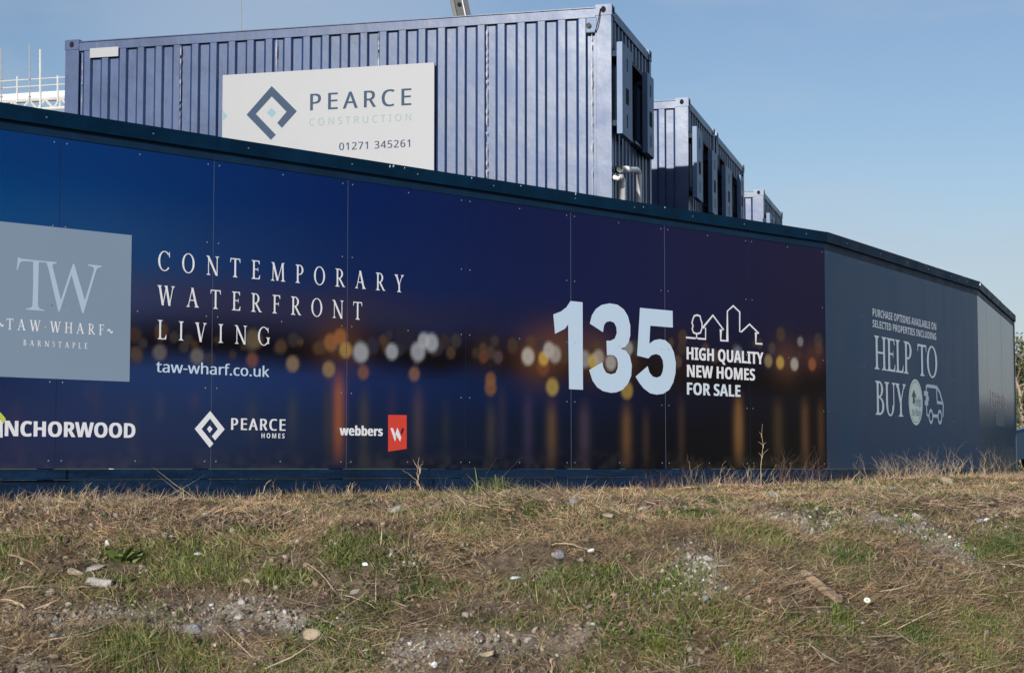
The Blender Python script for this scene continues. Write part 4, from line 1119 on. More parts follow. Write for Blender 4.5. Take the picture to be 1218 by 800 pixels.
def wharf(mb):
    u0, u1, zb, c = line_at(fr1, WL, 7.4, 124, 392.3, 379.5, 397.8, 385)
    serif(mb, fr1, WL, 'TAW.WHARF', u0, u1, zb, c, T=0.125, t=0.06)
    for a in (u0 - 0.06, u1 + 0.025):
        pts = [(a + 0.004 * i, zb + c * 0.42 + 0.010 * math.sin(i * 0.62)) for i in range(11)]
        for q in stroke_quads(pts, 0.009): put2d(mb, fr1, WL, q, [(0, 1, 2, 3)])
    u0, u1, zb, c = line_at(fr1, WL, 27.6, 104, 410.7, 404, 414.6, 407.6)
    serif(mb, fr1, WL, 'BARNSTAPLE', u0, u1, zb, c, T=0.14, t=0.07)


letters('wharf_lettering', M['vinyl_white'], ho1, wharf)


for txt, a in (('CONTEMPORARY', (187.8, 480.5, 322.5, 299.5, 346.7, 326)), ('WATERFRONT', (187.6, 430.7, 363.5, 340.5, 379, 358)), ('LIVING', (187.3, 320.5, 403.6, 381, 410.4, 388.5))):
    q_ = line_at(fr1, WL, *a)
    letters('headline_lettering', M['vinyl_white'], ho1, lambda mb: serif(mb, fr1, WL, txt, *q_, T=0.118, t=0.05, sx=0.92))
letters('web_address_lettering', M['vinyl_ice'], ho1, lambda mb: sans(mb, fr1, WL, 'R', 'taw-wharf.co.uk', fr1.uz(186, 442, WL)[0], fr1.uz(320, 446.7, WL)[0], fr1.uz(186, 442.2, WL)[1], 0.075, fat=0.002, mode='scale'))


def anchor(mb):
    u0, zb = fr1.uz(6, 518.3, WL); u1 = fr1.uz(160.5, 520, WL)[0]; c = fr1.uz(6, 500, WL)[1] - zb
    sans(mb, fr1, WL, 'B', 'NCHORWOOD', u0, u1, zb, c, fat=0.003, mode='scale')
    o, s = (0, 480), 16.0
    trace(mb, fr1, WL, o, s, [(50, 640), (0, 640), (0, 520), (-60, 520), (-60, 640), (-125, 640), (-125, 360), (-40, 275), (10, 300), (50, 360)])


letters('builder_lettering', M['vinyl_white'], ho1, anchor)
letters('roof_emblem', M['vinyl_lime'], ho1, lambda mb: trace(mb, fr1, WL, (0, 480), 16.0, [(-40, 155), (5, 160), (60, 222), (103, 275), (106, 318), (50, 385), (45, 350), (5, 285), (-40, 255), (-120, 355), (-175, 340), (-130, 260)], 0, 0.0004))


def diamond(mb, fr, w, o, s, sub=True):
    trace(mb, fr, w, o, s, [(157, 112), (225, 197), (180, 249), (165, 230), (193, 196), (157, 147), (117, 196), (172, 264), (155, 283), (85, 195)])
    if sub:
        trace(mb, fr, w, o, s, [(155, 180), (168, 196), (155, 214), (142, 196)])


def homes(mb):
    diamond(mb, fr1, WL, (210, 460), 3.929)
    u0, u1, zb, c = line_at(fr1, WL, 275.4, 339, 511, 497.4, 511.7, 498)
    sans(mb, fr1, WL, 'R', 'PEARCE', u0, u1, zb, c, fat=0.004)
    u0, u1, zb, c = line_at(fr1, WL, 311, 338.5, 520.6, 515, 520.9, 515.2)
    sans(mb, fr1, WL, 'B', 'HOMES', u0, u1, zb, c)


letters('homes_logo', M['vinyl_white'], ho1, homes)
letters('agent_lettering', M['vinyl_white'], ho1, lambda mb: sans(mb, fr1, WL, 'B', 'webbers', fr1.uz(404.2, 517, WL)[0], fr1.uz(454.9, 517, WL)[0], fr1.uz(404, 517.3, WL)[1], fr1.uz(404, 506, WL)[1] - fr1.uz(404, 517.3, WL)[1], mode='scale', fat=0.003))


def wlogo(mb):
    o, s = (450, 485), 13.33
    trace(mb, fr1, WL, o, s, [(155, 108), (450, 112), (450, 645), (155, 690)], 0)
    trace(mb, fr1, WL, o, s, [(190, 315), (232, 318), (268, 420), (282, 478), (262, 530)], 1, 0.0006)
    trace(mb, fr1, WL, o, s, [(300, 310), (322, 355), (362, 468), (345, 530), (290, 440), (268, 412)], 1, 0.0006)
    trace(mb, fr1, WL, o, s, [(374, 322), (410, 320), (372, 432), (352, 385)], 2, 0.0006)


letters('agent_emblem', [M['vinyl_red'], M['vinyl_white'], M['vinyl_plum']], ho1, wlogo)


def n135(mb):
    o, s = (650, 350), 6.4
    trace(mb, fr1, WL, o, s, [(183, 50), (275, 60), (278, 725), (172, 720), (165, 228), (140, 262), (65, 300), (52, 152), (110, 130), (152, 98)])
    trace(mb, fr1, WL, o, s, [(330, 222), (345, 160), (375, 112), (420, 80), (480, 68), (540, 78), (590, 115), (620, 165), (638, 235), (638, 310), (625, 365), (600, 400), (565, 412), (605, 428), (635, 470), (650, 540), (645, 620), (620, 680), (580, 725), (530, 745), (490, 748), (430, 735), (385, 705), (350, 655), (325, 575),
                              (425, 515), (435, 560), (455, 595), (490, 608), (525, 598), (542, 560), (543, 520), (535, 485), (515, 465), (490, 460), (460, 462), (457, 352), (490, 352), (520, 335), (535, 295), (532, 250), (515, 215), (485, 203), (455, 210), (438, 235), (430, 287)])
    trace(mb, fr1, WL, o, s, [(712, 102), (960, 125), (962, 252), (790, 238), (783, 375), (820, 348), (860, 340), (905, 348), (945, 385), (970, 440), (985, 520), (982, 600), (965, 670), (935, 725), (890, 755), (840, 762), (790, 752), (740, 715), (705, 670), (678, 625),
                              (770, 545), (785, 595), (810, 625), (840, 633), (870, 620), (885, 585), (890, 545), (885, 500), (865, 465), (835, 453), (800, 462), (775, 487), (690, 465)])


letters('large_number', M['vinyl_ice'], ho1, n135)


def skyline(mb):
    o, s = (810, 355), 6.4
    W_ = 0.0155
    trace_line(mb, fr1, WL, o, s, [(38, 295), (112, 302)], W_)
    trace_line(mb, fr1, WL, o, s, [(126, 303), (187, 308), (187, 222), (165, 222), (243, 127), (325, 238), (303, 238), (303, 318), (353, 322), (353, 95), (398, 55), (447, 102), (447, 252), (460, 252), (522, 195), (593, 265), (570, 262), (570, 342), (620, 345)], W_)
    trace_line(mb, fr1, WL + 0.0002, o, s, [(119, 304), (119, 262)], W_)
    trace_line(mb, fr1, WL, o, s, [(122, 125), (146, 134), (150, 158), (160, 185), (160, 225), (148, 260), (120, 268), (95, 258), (85, 230), (92, 208), (84, 185), (90, 158), (100, 132), (122, 125), (140, 131)], W_)
    for txt, a in (('HIGH QUALITY', (817, 907.9, 427.4, 412.8, 433, 418.6)), ('NEW HOMES', (817.4, 897.9, 448.3, 434, 452, 438))):
        u0, u1, zb, c = line_at(fr1, WL, *a)
        sans(mb, fr1, WL, 'B', txt, u0, u1, zb, c, mode='scale', fat=0.003)


letters('homes_lettering', M['vinyl_white'], ho1, skyline)


def forsale(mb):
    u0, u1, zb, c = line_at(fr1, WL, 817.4, 880.5, 469.3, 455, 471.4, 457.4)
    sans(mb, fr1, WL, 'B', 'FOR SALE', u0, u1, zb, c, mode='scale', fat=0.003)


letters('for_sale_lettering', M['vinyl_sale'], ho1, forsale)


# ------------------------------------------------------------------ what is printed on section two
def help_small(mb):
    for txt, a in (('PURCHASE OPTIONS AVAILABLE ON', (1038, 1113.6, 375.8, 366.4, 392.4, 384.3)), ('SELECTED PROPERTIES INCLUDING', (1038, 1113.6, 389, 380, 404, 396.4))):
        u0, u1, zb, c = line_at(fr2, WL, *a)
        sans(mb, fr2, WL, 'B', txt, u0, u1, zb, c, mode='scale')


letters('advert_small_lettering', M['vinyl_grey'], ho2, help_small)


def help_big(mb):
    for txt, a in (('HELP TO', (1040.3, 1115, 438.7, 400.5, 449.4, 411.5)), ('BUY', (1041.5, 1078, 492.7, 452.5, 495.7, 457))):
        u0, u1, zb, c = line_at(fr2, WL, *a)
        serif(mb, fr2, WL, txt, u0, u1, zb, c, mode='scale', T=0.135, t=0.06)


letters('advert_headline_lettering', M['vinyl_grey'], ho2, help_big)


def van(mb):
    o, s = (1070, 440), 11.43
    trace_line(mb, fr2, WL, o, s, [(362, 300), (362, 222), (380, 212), (505, 232), (545, 300), (575, 400), (594, 480), (590, 635)], 0.038)
    trace_line(mb, fr2, WL, o, s, [(364, 470), (372, 605), (395, 625)], 0.034)
    trace_line(mb, fr2, WL + 0.0004, o, s, [(500, 245), (512, 437), (578, 450)], 0.034)
    for a in ([(330, 313), (388, 322)], [(355, 381), (398, 388)], [(342, 443), (388, 451)]):
        trace_line(mb, fr2, WL + 0.0008, o, s, a, 0.055)
    trace_line(mb, fr2, WL + 0.0008, o, s, [(450, 618), (520, 626)], 0.04)
    for cx, cy in ((425, 628), (546, 636)):
        u, z = fr2.uz(o[0] + cx / s, o[1] + cy / s, WL)
        ring = [(u + 0.07 * math.cos(a), z + 0.07 * math.sin(a)) for a in np.linspace(0, 2 * math.pi, 24)]
        for q in stroke_quads(ring, 0.036): put2d(mb, fr2, WL + 0.0012, q, [(0, 1, 2, 3)])


letters('van_pictogram', M['vinyl_pale'], ho2, van)


def badge(mb):
    u, z = fr2.uz(1089.2, 478, WL)
    r = 0.258

    def disc(rr, lift, mi):
        n = 40
        put2d(mb, fr2, WL + lift, [(u + rr * math.cos(2 * math.pi * i / n), z + rr * math.sin(2 * math.pi * i / n)) for i in range(n)], [tuple(range(n))], mi)
    disc(r, 0, 0); disc(r * 0.90, 0.0003, 1); disc(r * 0.865, 0.0006, 0)
    trace(mb, fr2, WL, (1070, 440), 11.43, [(193, 262), (228, 365), (205, 362), (207, 455), (178, 455), (178, 360), (160, 358)], 2, 0.0012)
    sans(mb, fr2, WL + 0.0012, 'R', 'Help', u - 0.045, u + 0.19, z - 0.045, 0.105, mode='scale', fat=0.004, mi=1)
    sans(mb, fr2, WL + 0.0012, 'R', 'to Buy', u - 0.14, u + 0.17, z - 0.155, 0.085, mode='scale', fat=0.003, mi=1)


letters('round_badge', [M['vinyl_badge'], M['vinyl_teal'], M['vinyl_green']], ho2, badge, 'pale round badge with a green arrow')


def faded(mb):
    u0, u1 = fr3.uz(1178.5, 470, WL)[0], fr3.uz(1196.5, 470, WL)[0]
    zb, zt = fr3.uz(1179, 480.5, WL)[1], fr3.uz(1179, 463.5, WL)[1]
    sans(mb, fr3, WL, 'B', 'EXPERIENCE', u0, u1, zb, zt - zb, mode='scale')


M['vinyl_faded'] = mat('faded_vinyl', (0.62, 0.50, 0.42), 0.27, 0, 0.2, 9, 0.5)
letters('faded_lettering', M['vinyl_faded'], ho3, faded, 'worn pale word on the grey panels')
ua, za = fr3.uz(1184, 505, WL); ub, zb_ = fr3.uz(1194, 492, WL)
letters('faded_patch', mat('faded_patch_vinyl', (0.105, 0.135, 0.19), 0.35), ho3, lambda mb: put2d(mb, fr3, WL, [(ua, za), (ub, za), (ub, zb_), (ua, zb_)], [(0, 1, 2, 3)]))

# ------------------------------------------------------------------ shipping-container offices
ZT = EYE + 5.01
AZC = 14.85
N_PX = [(727.0, 4.7), (817.0, 116.0), (850.5, 157.0), (907.0, 225.0)]
F_PX_ = [(773.8, 62.5), (848.0, 154.5), (883.7, 197.0), (930.0, 252.5)]
CH = 2.59
p0 = at_z(*N_PX[0], ZT)
frE = Frame(p0, AZC)                          # the common plane of the end walls; u grows away from the camera


def corrugated(mb, fr, u0, u1, z0, z1, pitch=0.228, depth=0.036, w0=-0.012, phase=0.0, close=True):
    prof = []
    k0 = math.floor((u0 - phase) / pitch) - 1
    u = phase + k0 * pitch
    while u < u1 + pitch:
        prof += [(u, w0), (u + 0.33 * pitch, w0), (u + 0.49 * pitch, w0 - depth), (u + 0.92 * pitch, w0 - depth)]
        u += pitch
    us = [q[0] for q in prof]; ws = [q[1] for q in prof]
    cut = [(u0, float(np.interp(u0, us, ws)))] + [q for q in prof if u0 + 1e-4 < q[0] < u1 - 1e-4] + [(u1, float(np.interp(u1, us, ws)))]
    for a, b in zip(cut, cut[1:]):
        mb.poly([fr.pt(a[0], a[1], z0), fr.pt(b[0], b[1], z0), fr.pt(b[0], b[1], z1), fr.pt(a[0], a[1], z1)])


def tilt_rect(fr, w, x0, yt, x1, yb):
    a, z1 = fr.uz(x0, yt, w); _, z0 = fr.uz(x0, yb, w); b, _ = fr.uz(x1, yb, w)
    return a, b, z0, z1


def container(i, L, label, openings, phase):
    a = at_z(*N_PX[i], ZT); b = at_z(*F_PX_[i], ZT)
    e0, e1 = float((a - frE.O) @ frE.d), float((b - frE.O) @ frE.d)
    W = e1 - e0
    corner = frE.pt(e0, 0, 0)
    frS = Frame(corner, AZC - 90)             # long side facing the camera: u grows to the left
    frS.n = -frE.d
    frB = Frame(frE.pt(e1, 0, 0), AZC - 90); frB.n = frE.d
    frL = Frame(corner + frS.d * L, AZC); frL.n = frS.d
    fe = Frame(corner, AZC)
    z0, z1 = ZT - CH, ZT
    t = thing('site_container', frS.pt(L / 2, -W / 2, z0), label, 'container', 'navy site containers behind the hoarding')
    print('container', i, 'W', W, 'L', L, 'O', corner)
    P = 0.172
    zr = z1 - 0.035                           # rails sit a little under the castings
    mb = MB(); corrugated(mb, frS, P, L - P, z0 + 0.15, zr - 0.10, phase=phase); mb.build('side_wall', M['paint'], t)
    mb = MB(); corrugated(mb, frB, P, L - P, z0 + 0.15, zr - 0.10); mb.build('rear_wall', M['paint'], t)
    mb = MB(); corrugated(mb, frL, 0.1, W - 0.1, z0 + 0.15, zr - 0.10); mb.build('far_end_wall', M['paint'], t)
    # end wall round its openings
    wins = sorted(o for o in [(q[1], q[2], q[3], q[4]) for q in openings if q[0] == 'w'])
    mb = MB(); u = 0.10
    for (x0, x1, wz0, wz1) in wins:
        x0, x1 = x0 - e0, x1 - e0
        if x0 > u: corrugated(mb, fe, u, x0, z0 + 0.15, zr - 0.10, 0.20, 0.036, -0.015, 0.05)
        corrugated(mb, fe, x0, x1, wz1, zr - 0.10, 0.20, 0.036, -0.015, 0.05)
        corrugated(mb, fe, x0, x1, z0 + 0.15, wz0, 0.20, 0.036, -0.015, 0.05)
        u = x1
    if u < W - 0.10: corrugated(mb, fe, u, W - 0.10, z0 + 0.15, zr - 0.10, 0.20, 0.036, -0.015, 0.05)
    mb.build('end_wall', M['paint'], t)
    for (fr, u0, u1) in ((frS, -0.0, P), (frS, L - P, L), (frB, 0, P), (frB, L - P, L)):
        mb = MB(); mb.box(fr, u0 + 0.002, u1 - 0.002, -0.11, -0.001, z0 + 0.118, z1 - 0.118)
        if fr is frS:                         # pressed seam beside the post
            e = u1 if u0 < 1 else u0
            mb.box(fr, e - 0.006, e + 0.006, -0.02, 0.004, z0 + 0.15, z1 - 0.14)
        mb.build('corner_post', M['paint'], t)
        for zz in (z0, z1 - 0.118):
            mb = MB(); mb.box(fr, u0 - 0.006, u1 + 0.004, -0.165, 0.006, zz, zz + 0.118)
            uc, zc = (u0 + u1) / 2, zz + 0.06
            o = mb.build('corner_casting', M['paint'], t)
            h = MB(); n = 14
            put2d(h, fr, 0.0085, [(uc + 0.036 * math.cos(2 * math.pi * k / n) * 0.8, zc + 0.036 * math.sin(2 * math.pi * k / n)) for k in range(n)], [tuple(range(n))])
            f2 = fe if u0 < 1 else frL
            v = (0.085 if fr is frS else W - 0.085)
            put2d(h, f2, 0.0085, [(v + 0.036 * math.cos(2 * math.pi * k / n), zc + 0.036 * math.sin(2 * math.pi * k / n)) for k in range(n)], [tuple(range(n))])
            h.build('lifting_hole', M['dark_hole'], o)
    for fr, ll, pp in ((frS, L, P + 0.005), (frB, L, P + 0.005), (frL, W, 0.168), (fe, W, 0.168)):
        mb = MB(); mb.box(fr, pp, ll - pp, -0.06, -0.003, zr - 0.10, zr); mb.build('top_rail', M['paint'], t)
        mb = MB(); mb.box(fr, pp, ll - pp, -0.06, -0.003, z0 + 0.01, z0 + 0.15); mb.build('bottom_rail', M['paint'], t)
    mb = MB(); mb.box(frS, 0.05, L - 0.05, -W + 0.05, -0.05, zr - 0.03, zr - 0.008); rf = mb.build('roof', M['paint'], t)
    mb = MB(); mb.box(frS, 0.17, L - 0.17, -0.02, 0.012, zr, zr + 0.010); mb.build('drip_edge', M['paint'], rf)
    mb = MB(); mb.box(frS, 0.05, L - 0.05, -W + 0.05, -0.05, z0 + 0.03, z0 + 0.12); mb.build('floor', M['paint'], t)
    for kind, x0, x1, wz0, wz1 in openings:
        x0, x1 = x0 - e0, x1 - e0
        if kind == 'w':
            fm = MB()
            for q in ((x0, x0 + 0.04, wz0, wz1), (x1 - 0.04, x1, wz0, wz1), (x0 + 0.04, x1 - 0.04, wz0, wz0 + 0.04), (x0 + 0.04, x1 - 0.04, wz1 - 0.04, wz1)):
                fm.box(fe, q[0], q[1], -0.14, -0.004, q[2], q[3])
            f = fm.build('window', M['black'], t)  # reveals coloured black: the shade of the recess is painted into them
            m2 = MB(); m2.box(fe, x0 + 0.04, x1 - 0.04, -0.135, -0.125, wz0 + 0.04, wz1 - 0.04); m2.build('pane', M['glass'], f)
            m2 = MB(); m2.box(fe, x0 + 0.04, x0 + 0.10, -0.124, -0.10, wz0 + 0.04, wz1 - 0.04); m2.box(fe, x1 - 0.10, x1 - 0.04, -0.124, -0.10, wz0 + 0.04, wz1 - 0.04)
            m2.box(fe, x0 + 0.10, x1 - 0.10, -0.124, -0.10, wz0 + 0.04, wz0 + 0.09); m2.build('frame', M['shutter'], f)
            m2 = MB(); m2.box(fe, x0 - 0.05, x1 + 0.05, -0.01, 0.05, wz0 - 0.03, wz0); m2.build('sill', M['paint'], f)
        else:
            s_ = MB(); s_.box(fe, x0, x1, 0.055, 0.115, wz0, wz1)
            sh = s_.build('shutter', M['shutter'], t)
            c = (x0 + x1) / 2; zc = wz0 + 0.45 * (wz1 - wz0)
            k = MB(); k.box(fe, c - 0.07, c + 0.07, 0.1155, 0.119, zc - 0.085, zc + 0.085); k.build('lock_recess', M['dark_hole'], sh)
            for zz in (wz0 + 0.18 * (wz1 - wz0), wz0 + 0.80 * (wz1 - wz0)):
                k = MB(); k.box(fe, c - 0.008, c + 0.008, 0.1155, 0.120, zz - 0.07, zz + 0.07); k.build('slot', M['navy_rail'], sh)
            for zz in (wz0 + 0.12, wz1 - 0.12):
                k = MB(); k.box(fe, x0 + 0.02, x1 - 0.02, -0.012, 0.053, zz - 0.03, zz + 0.03); k.build('hinge', M['navy_rail'], sh)
    return t, frS, fe, W


WS = 0.115


def op(kind, *a):
    return (kind, *tilt_rect(frE, WS if kind == 's' else 0.0, *a))


left1 = at_z(77.6, 48.0, ZT)
L1 = float(np.hypot(*(left1 - p0)[:2]))
c1o = container(0, L1, 'largest and nearest navy container, with the big white builder sign on its side',
                [op('w', 751.5, 72, 771.5, 168), op('s', 740.0, 49.5, 752.3, 158), op('s', 770.0, 86, 778.0, 181)], 0.06)
c2o = container(1, 6.06, 'second navy container behind the nearest one, lower half of its side in shadow',
                [op('w', 836.5, 166, 846.0, 254), op('s', 828.6, 150, 836.2, 234), op('s', 847.0, 178, 853.5, 252)], 0.10)
c3o = container(2, 6.06, 'third navy container, butted against the far side of the half shaded one',
                [op('w', 856.0, 184, 862.5, 262), op('s', 863.0, 196, 871.0, 258), op('w', 872.0, 206, 881.0, 262), op('s', 881.0, 208, 884.6, 262)], 0.05)
c4o = container(3, 6.06, 'smallest looking and farthest navy container, beyond the gap on the right',
                [op('w', 909.5, 252, 915.0, 272), op('s', 915.5, 253, 921.5, 272), op('w', 922.5, 263, 928.0, 275)], 0.12)
t1, frS1, fe1, W1 = c1o
# scuffed weld lines, label, socket and cable, pipes of the first container
mb = MB()
for px in (97, 214, 328, 450, 579, 704):
    u = frS1.uz(px, 120)[0]
    if 0.2 < u < L1 - 0.2:
        n = 60
        zz = np.linspace(ZT - 2.4, ZT - 0.15, n)
        e = 0.002 + 0.012 * rng.random(n) ** 2
        for j in range(n - 1):
            if rng.random() < 0.9:
                put2d(mb, frS1, -0.0085, [(u - e[j] * 0.5, zz[j]), (u + e[j], zz[j]), (u + e[j + 1], zz[j + 1]), (u - e[j + 1] * 0.5, zz[j + 1])], [(0, 1, 2, 3)])
mb.build('scuffed_seam', M['scuff'], t1)
a, b, z0_, z1_ = tilt_rect(frS1, 0.004, 107, 57.8, 140.5, 69)
mb = MB(); mb.box(frS1, b, a, -0.012, 0.004, z0_, z1_); mb.build('blank_label', M['board'], t1)
u, z = frS1.uz(703, 31)
mb = MB(); mb.box(frS1, u - 0.06, u + 0.05, -0.02, 0.012, z - 0.075, z + 0.085); so = mb.build('socket_plate', M['shutter'], t1)
mb = MB(); mb.tube([frS1.pt(u + 0.02, 0.012, z), frS1.pt(u + 0.02, 0.035, z)], 0.028, 12); mb.tube([frS1.pt(u - 0.06, 0.005, z - 0.075), frS1.pt(u + 0.05, 0.005, z - 0.075)], 0.010, 5); mb.build('socket', M['black'], so)
h = frS1.uz(714.5, 11)
mb = MB(); mb.tube([frS1.pt(h[0] + (u - 0.05 - h[0]) * f, 0.02 + 0.02 * math.sin(3 * f), h[1] + (z - 0.07 - h[1]) * (f ** 0.8) - 0.03 * math.sin(math.pi * f)) for f in np.linspace(0, 1, 12)], 0.006, 5)
mb.build('cable', M['black'], so)


def wall_pt(px, py, w): 
    u_, z_ = frE.uz(px, py, w); return frE.pt(u_, w, z_)


q = [wall_pt(741.5, 201.5, 0.25), wall_pt(746, 201.6, 0.25), wall_pt(757.5, 202, 0.25), wall_pt(759.6, 204.5, 0.25), wall_pt(760.2, 208, 0.25), wall_pt(760.4, 300, 0.25)]
mb = MB(); mb.tube(q, 0.030, 10); mb.tube([wall_pt(744, 201.5, 0.25), wall_pt(748, 201.7, 0.25)], 0.036, 10); pp = mb.build('waste_pipe', M['white'], t1, True)
mb = MB(); mb.tube([wall_pt(737.5, 201.3, -0.03), wall_pt(737.5, 201.3, 0.25), wall_pt(741.5, 201.5, 0.25)], 0.036, 8); mb.build('pipe_collar', M['galv'], pp)
q = [wall_pt(733, 211, -0.03), wall_pt(733, 211, 0.23), wall_pt(738.5, 211, 0.25), wall_pt(740.3, 214, 0.25), wall_pt(740.3, 300, 0.25)]
mb = MB(); mb.tube(q, 0.036, 10); mb.build('waste_pipe', M['white'], t1, True)

# ------------------------------------------------------------------ builder's board on the first container
WB = 0.035
ul, zl = frS1.uz(265, 89.5, WB); ur, zr_ = frS1.uz(516.5, 74.5, WB)
ztop = (zl + zr_) / 2
bd = thing('builder_sign', frS1.pt((ul + ur) / 2, WB, ztop - 1.22), 'large white board with a grey diamond logo, fixed to the nearest container', 'sign')
mb = MB(); mb.box(frS1, ur, ul, 0.0, WB, ztop - 1.22, ztop); mb.build('board', M['board'], bd)
SW = WB + 0.002
fz = Frame(frS1.O, AZC - 90); fz.n = frS1.n
frT = Frame(frS1.pt(ul, 0, 0), AZC + 90); frT.n = frS1.n      # u grows to the right on the board


def sign_txt(mb):
    for txt, a, fat in (('PEARCE', (369.3, 488.6, 131.5, 112, 125, 105), 0.005),):
        u0, u1, zb, c = line_at(frT, SW, *a)
        sans(mb, frT, SW, 'R', txt, u0, u1, zb, c, fat=fat)
    u0, u1, zb, c = line_at(frT, SW, 403.5, 487.6, 178.9, 170, 174.6, 166)
    sans(mb, frT, SW, 'R', '01271 345261', u0, u1, zb, c, fat=0.002)
    trace(mb, frT, SW, (250, 0), 3.075, [(225, 315), (317, 407), (262, 468), (245, 450), (279, 409), (225, 353), (167, 417), (240, 493), (222, 512), (133, 420)])


letters('sign_lettering', M['ink_slate'], bd, sign_txt)


def sign_sub(mb):
    u0, u1, zb, c = line_at(frT, SW, 368, 489, 149.6, 141, 143.5, 135)
    sans(mb, frT, SW, 'R', 'CONSTRUCTION', u0, u1, zb, c)


letters('sign_small_lettering', M['ink_mint'], bd, sign_sub, 'pale mint second line of the sign')


def sign_cyan(mb):
    trace(mb, frT, SW, (250, 0), 3.075, [(224, 395), (242, 412), (224, 430), (207, 413)])
    trace(mb, frT, SW, (250, 0), 3.075, [(47, 405), (62, 423), (47, 441)])


letters('sign_accent', M['ink_cyan'], bd, sign_cyan)


# ------------------------------------------------------------------ far left: white access gantry on legs
YS = 80.0
KS = YS / F_PX


def sp(px, py, dy=0.0):
    return at_y(px, py, YS + dy)


ga = sp(-60, 124); gb = sp(150, 106)
gt = thing('access_gantry', (0.5 * (ga[0] + gb[0]), YS, 0), 'white steel access gantry with handrails behind the left end of the largest container', 'gantry')
slope = lambda px: -(px) * 0.062
mb = MB()
for d0 in (0.0, 1.6):
    c = []
    for (px, py) in ((-60, 116.3), (150, 103.0)):
        c.append((sp(px, py, d0), sp(px, py + 8.2, d0)))
    (a1, a0), (b1, b0) = c
    th = np.array([0, 0.15, 0])
    mb.hexa([a0, b0, b0 + th, a0 + th, a1, b1, b1 + th, a1 + th])
mb.build('edge_beam', M['scaf_white'], gt)
mb = MB()
mb.hexa([sp(-60, 124.6), sp(150, 111.4), sp(150, 111.4, 1.7), sp(-60, 124.6, 1.7), sp(-60, 123.8), sp(150, 110.6), sp(150, 110.6, 1.7), sp(-60, 123.8, 1.7)])
for d in np.linspace(0.1, 1.6, 7):
    mb.tube([sp(-60, 126.5, d), sp(150, 113.3, d)], 0.07, 5)
mb.build('deck_boards', M['timber_board'], gt)
mb = MB()
yt = lambda px: 121.0 - 0.063 * px
for d in (0.05, 1.6):
    mb.tube([sp(-60, yt(-60) + 0.6, d), sp(150, yt(150) + 0.6, d)], 0.07, 6)
    mb.tube([sp(-60, yt(-60) + 12.2, d), sp(150, yt(150) + 12.2, d)], 0.08, 6)
    px = -60.0; up = True
    while px < 140:
        a = sp(px, yt(px) + (0.8 if up else 12), d); b = sp(px + 9.5, yt(px + 9.5) + (12 if up else 0.8), d)
        mb.tube([a, b], 0.055, 5); px += 9.5; up = not up
    for px in (-40, 14, 71.5, 120):
        mb.tube([sp(px, yt(px), d), sp(px, yt(px) + 12, d)], 0.05, 5)
mb.build('lattice_truss', M['scaf_white'], gt)
mb = MB()
for dy_, in ((20.2,), (28.4,)):
    mb.tube([sp(-60, yt(-60) + 4.2 - dy_ + 0.0), sp(150, yt(150) + 4.2 - dy_)], 0.026, 6)
mb.build('handrail', M['scaf_white'], gt)
for px, ytop, r in ((20.5, 91, 0.04), (68.7, 90, 0.045), (120, 88, 0.04), (-30, 95, 0.04)):
    mb = MB(); mb.tube([sp(px, 122), sp(px, ytop)], r, 6); mb.build('guard_post', M['scaf_white'], gt)
for px, ytop, m_ in ((48.0, 59, 'scaf_white'), (35.2, 52, 'galv'), (1.5, 58, 'galv')):
    mb = MB(); mb.tube([sp(px, 134), sp(px, ytop)], 0.03 if m_ == 'galv' else 0.05, 6)
    if m_ == 'galv':
        for yy in (94.5, 104.5, 115): mb.tube([sp(px, yy - 0.8), sp(px, yy + 0.8)], 0.06, 6)
    mb.build('upright_pole', M[m_], gt)
for px in (-50, 140):
    for d in (0.05, 1.6):
        a = sp(px, yt(px) + 12, d); mb = MB(); mb.tube([a, (a[0], a[1], -0.05)], 0.14, 8); mb.build('leg', M['scaf_white'], gt)

# ------------------------------------------------------------------ crane behind the first container
YC = 46.0
bA, bB = at_y(537.2, 10, YC), at_y(558.0, 9.5, YC)
slope_b = at_y(541.4, 30, YC) - at_y(537.2, 10, YC)
axis = -slope_b / np.linalg.norm(slope_b)
mid = 0.5 * (bA + bB)
base = mid - axis * ((mid[2] - 1.4) / axis[2])
tip = mid + axis * 17.5
ct = thing('mobile_crane', (base[0], base[1], 0.0), 'grey crane boom rising behind the largest container', 'crane')
wv = np.cross(axis, np.array([0, 1.0, 0])); wv /= np.linalg.norm(wv)
hv = np.cross(wv, axis)
half = np.linalg.norm(bB - bA) / 2


def prism(mb, a0, a1, b0, b1, s0, s1):
    """strip across the boom: a..b across (fractions of the half width), front/back, along s0..s1"""
    P0, P1 = mid + axis * s0, mid + axis * s1
    c = []
    for P in (P0, P1):
        c += [P + wv * a0 * half + hv * b0, P + wv * a1 * half + hv * b0, P + wv * a1 * half + hv * b1, P + wv * a0 * half + hv * b1]
    mb.hexa(c)


sb, stp = -np.linalg.norm(mid - base), 17.5
sgn = 1 if wv[0] > 0 else -1
fs = -1 if hv[1] > 0 else 1                    # towards the camera
mb = MB(); prism(mb, -0.95, 0.95, fs * 0.16, -fs * 0.2, sb, stp); bo = mb.build('boom', M['boom_grey'], ct)
for nm, a0, a1, m_ in (('tan_flange', -0.95, -0.58, 'boom_tan'), ('light_rib', 0.30, 0.42, 'galv'), ('navy_flange', 0.50, 1.0, 'boom_navy')):
    mb = MB(); prism(mb, sgn * a0, sgn * a1, fs * 0.163, fs * 0.22, sb, stp); mb.build(nm, M[m_], bo)
mb = MB()
for s in np.arange(-14, 17, 1.55):
    P = mid + axis * (s + 0.1) + hv * fs * 0.166 - wv * sgn * half * 0.06
    mb.tube([P, P + hv * fs * 0.02], 0.055, 10)
mb.build('pin_hole', M['dark_hole'], bo)
rope_top = at_y(287, -760, YC)
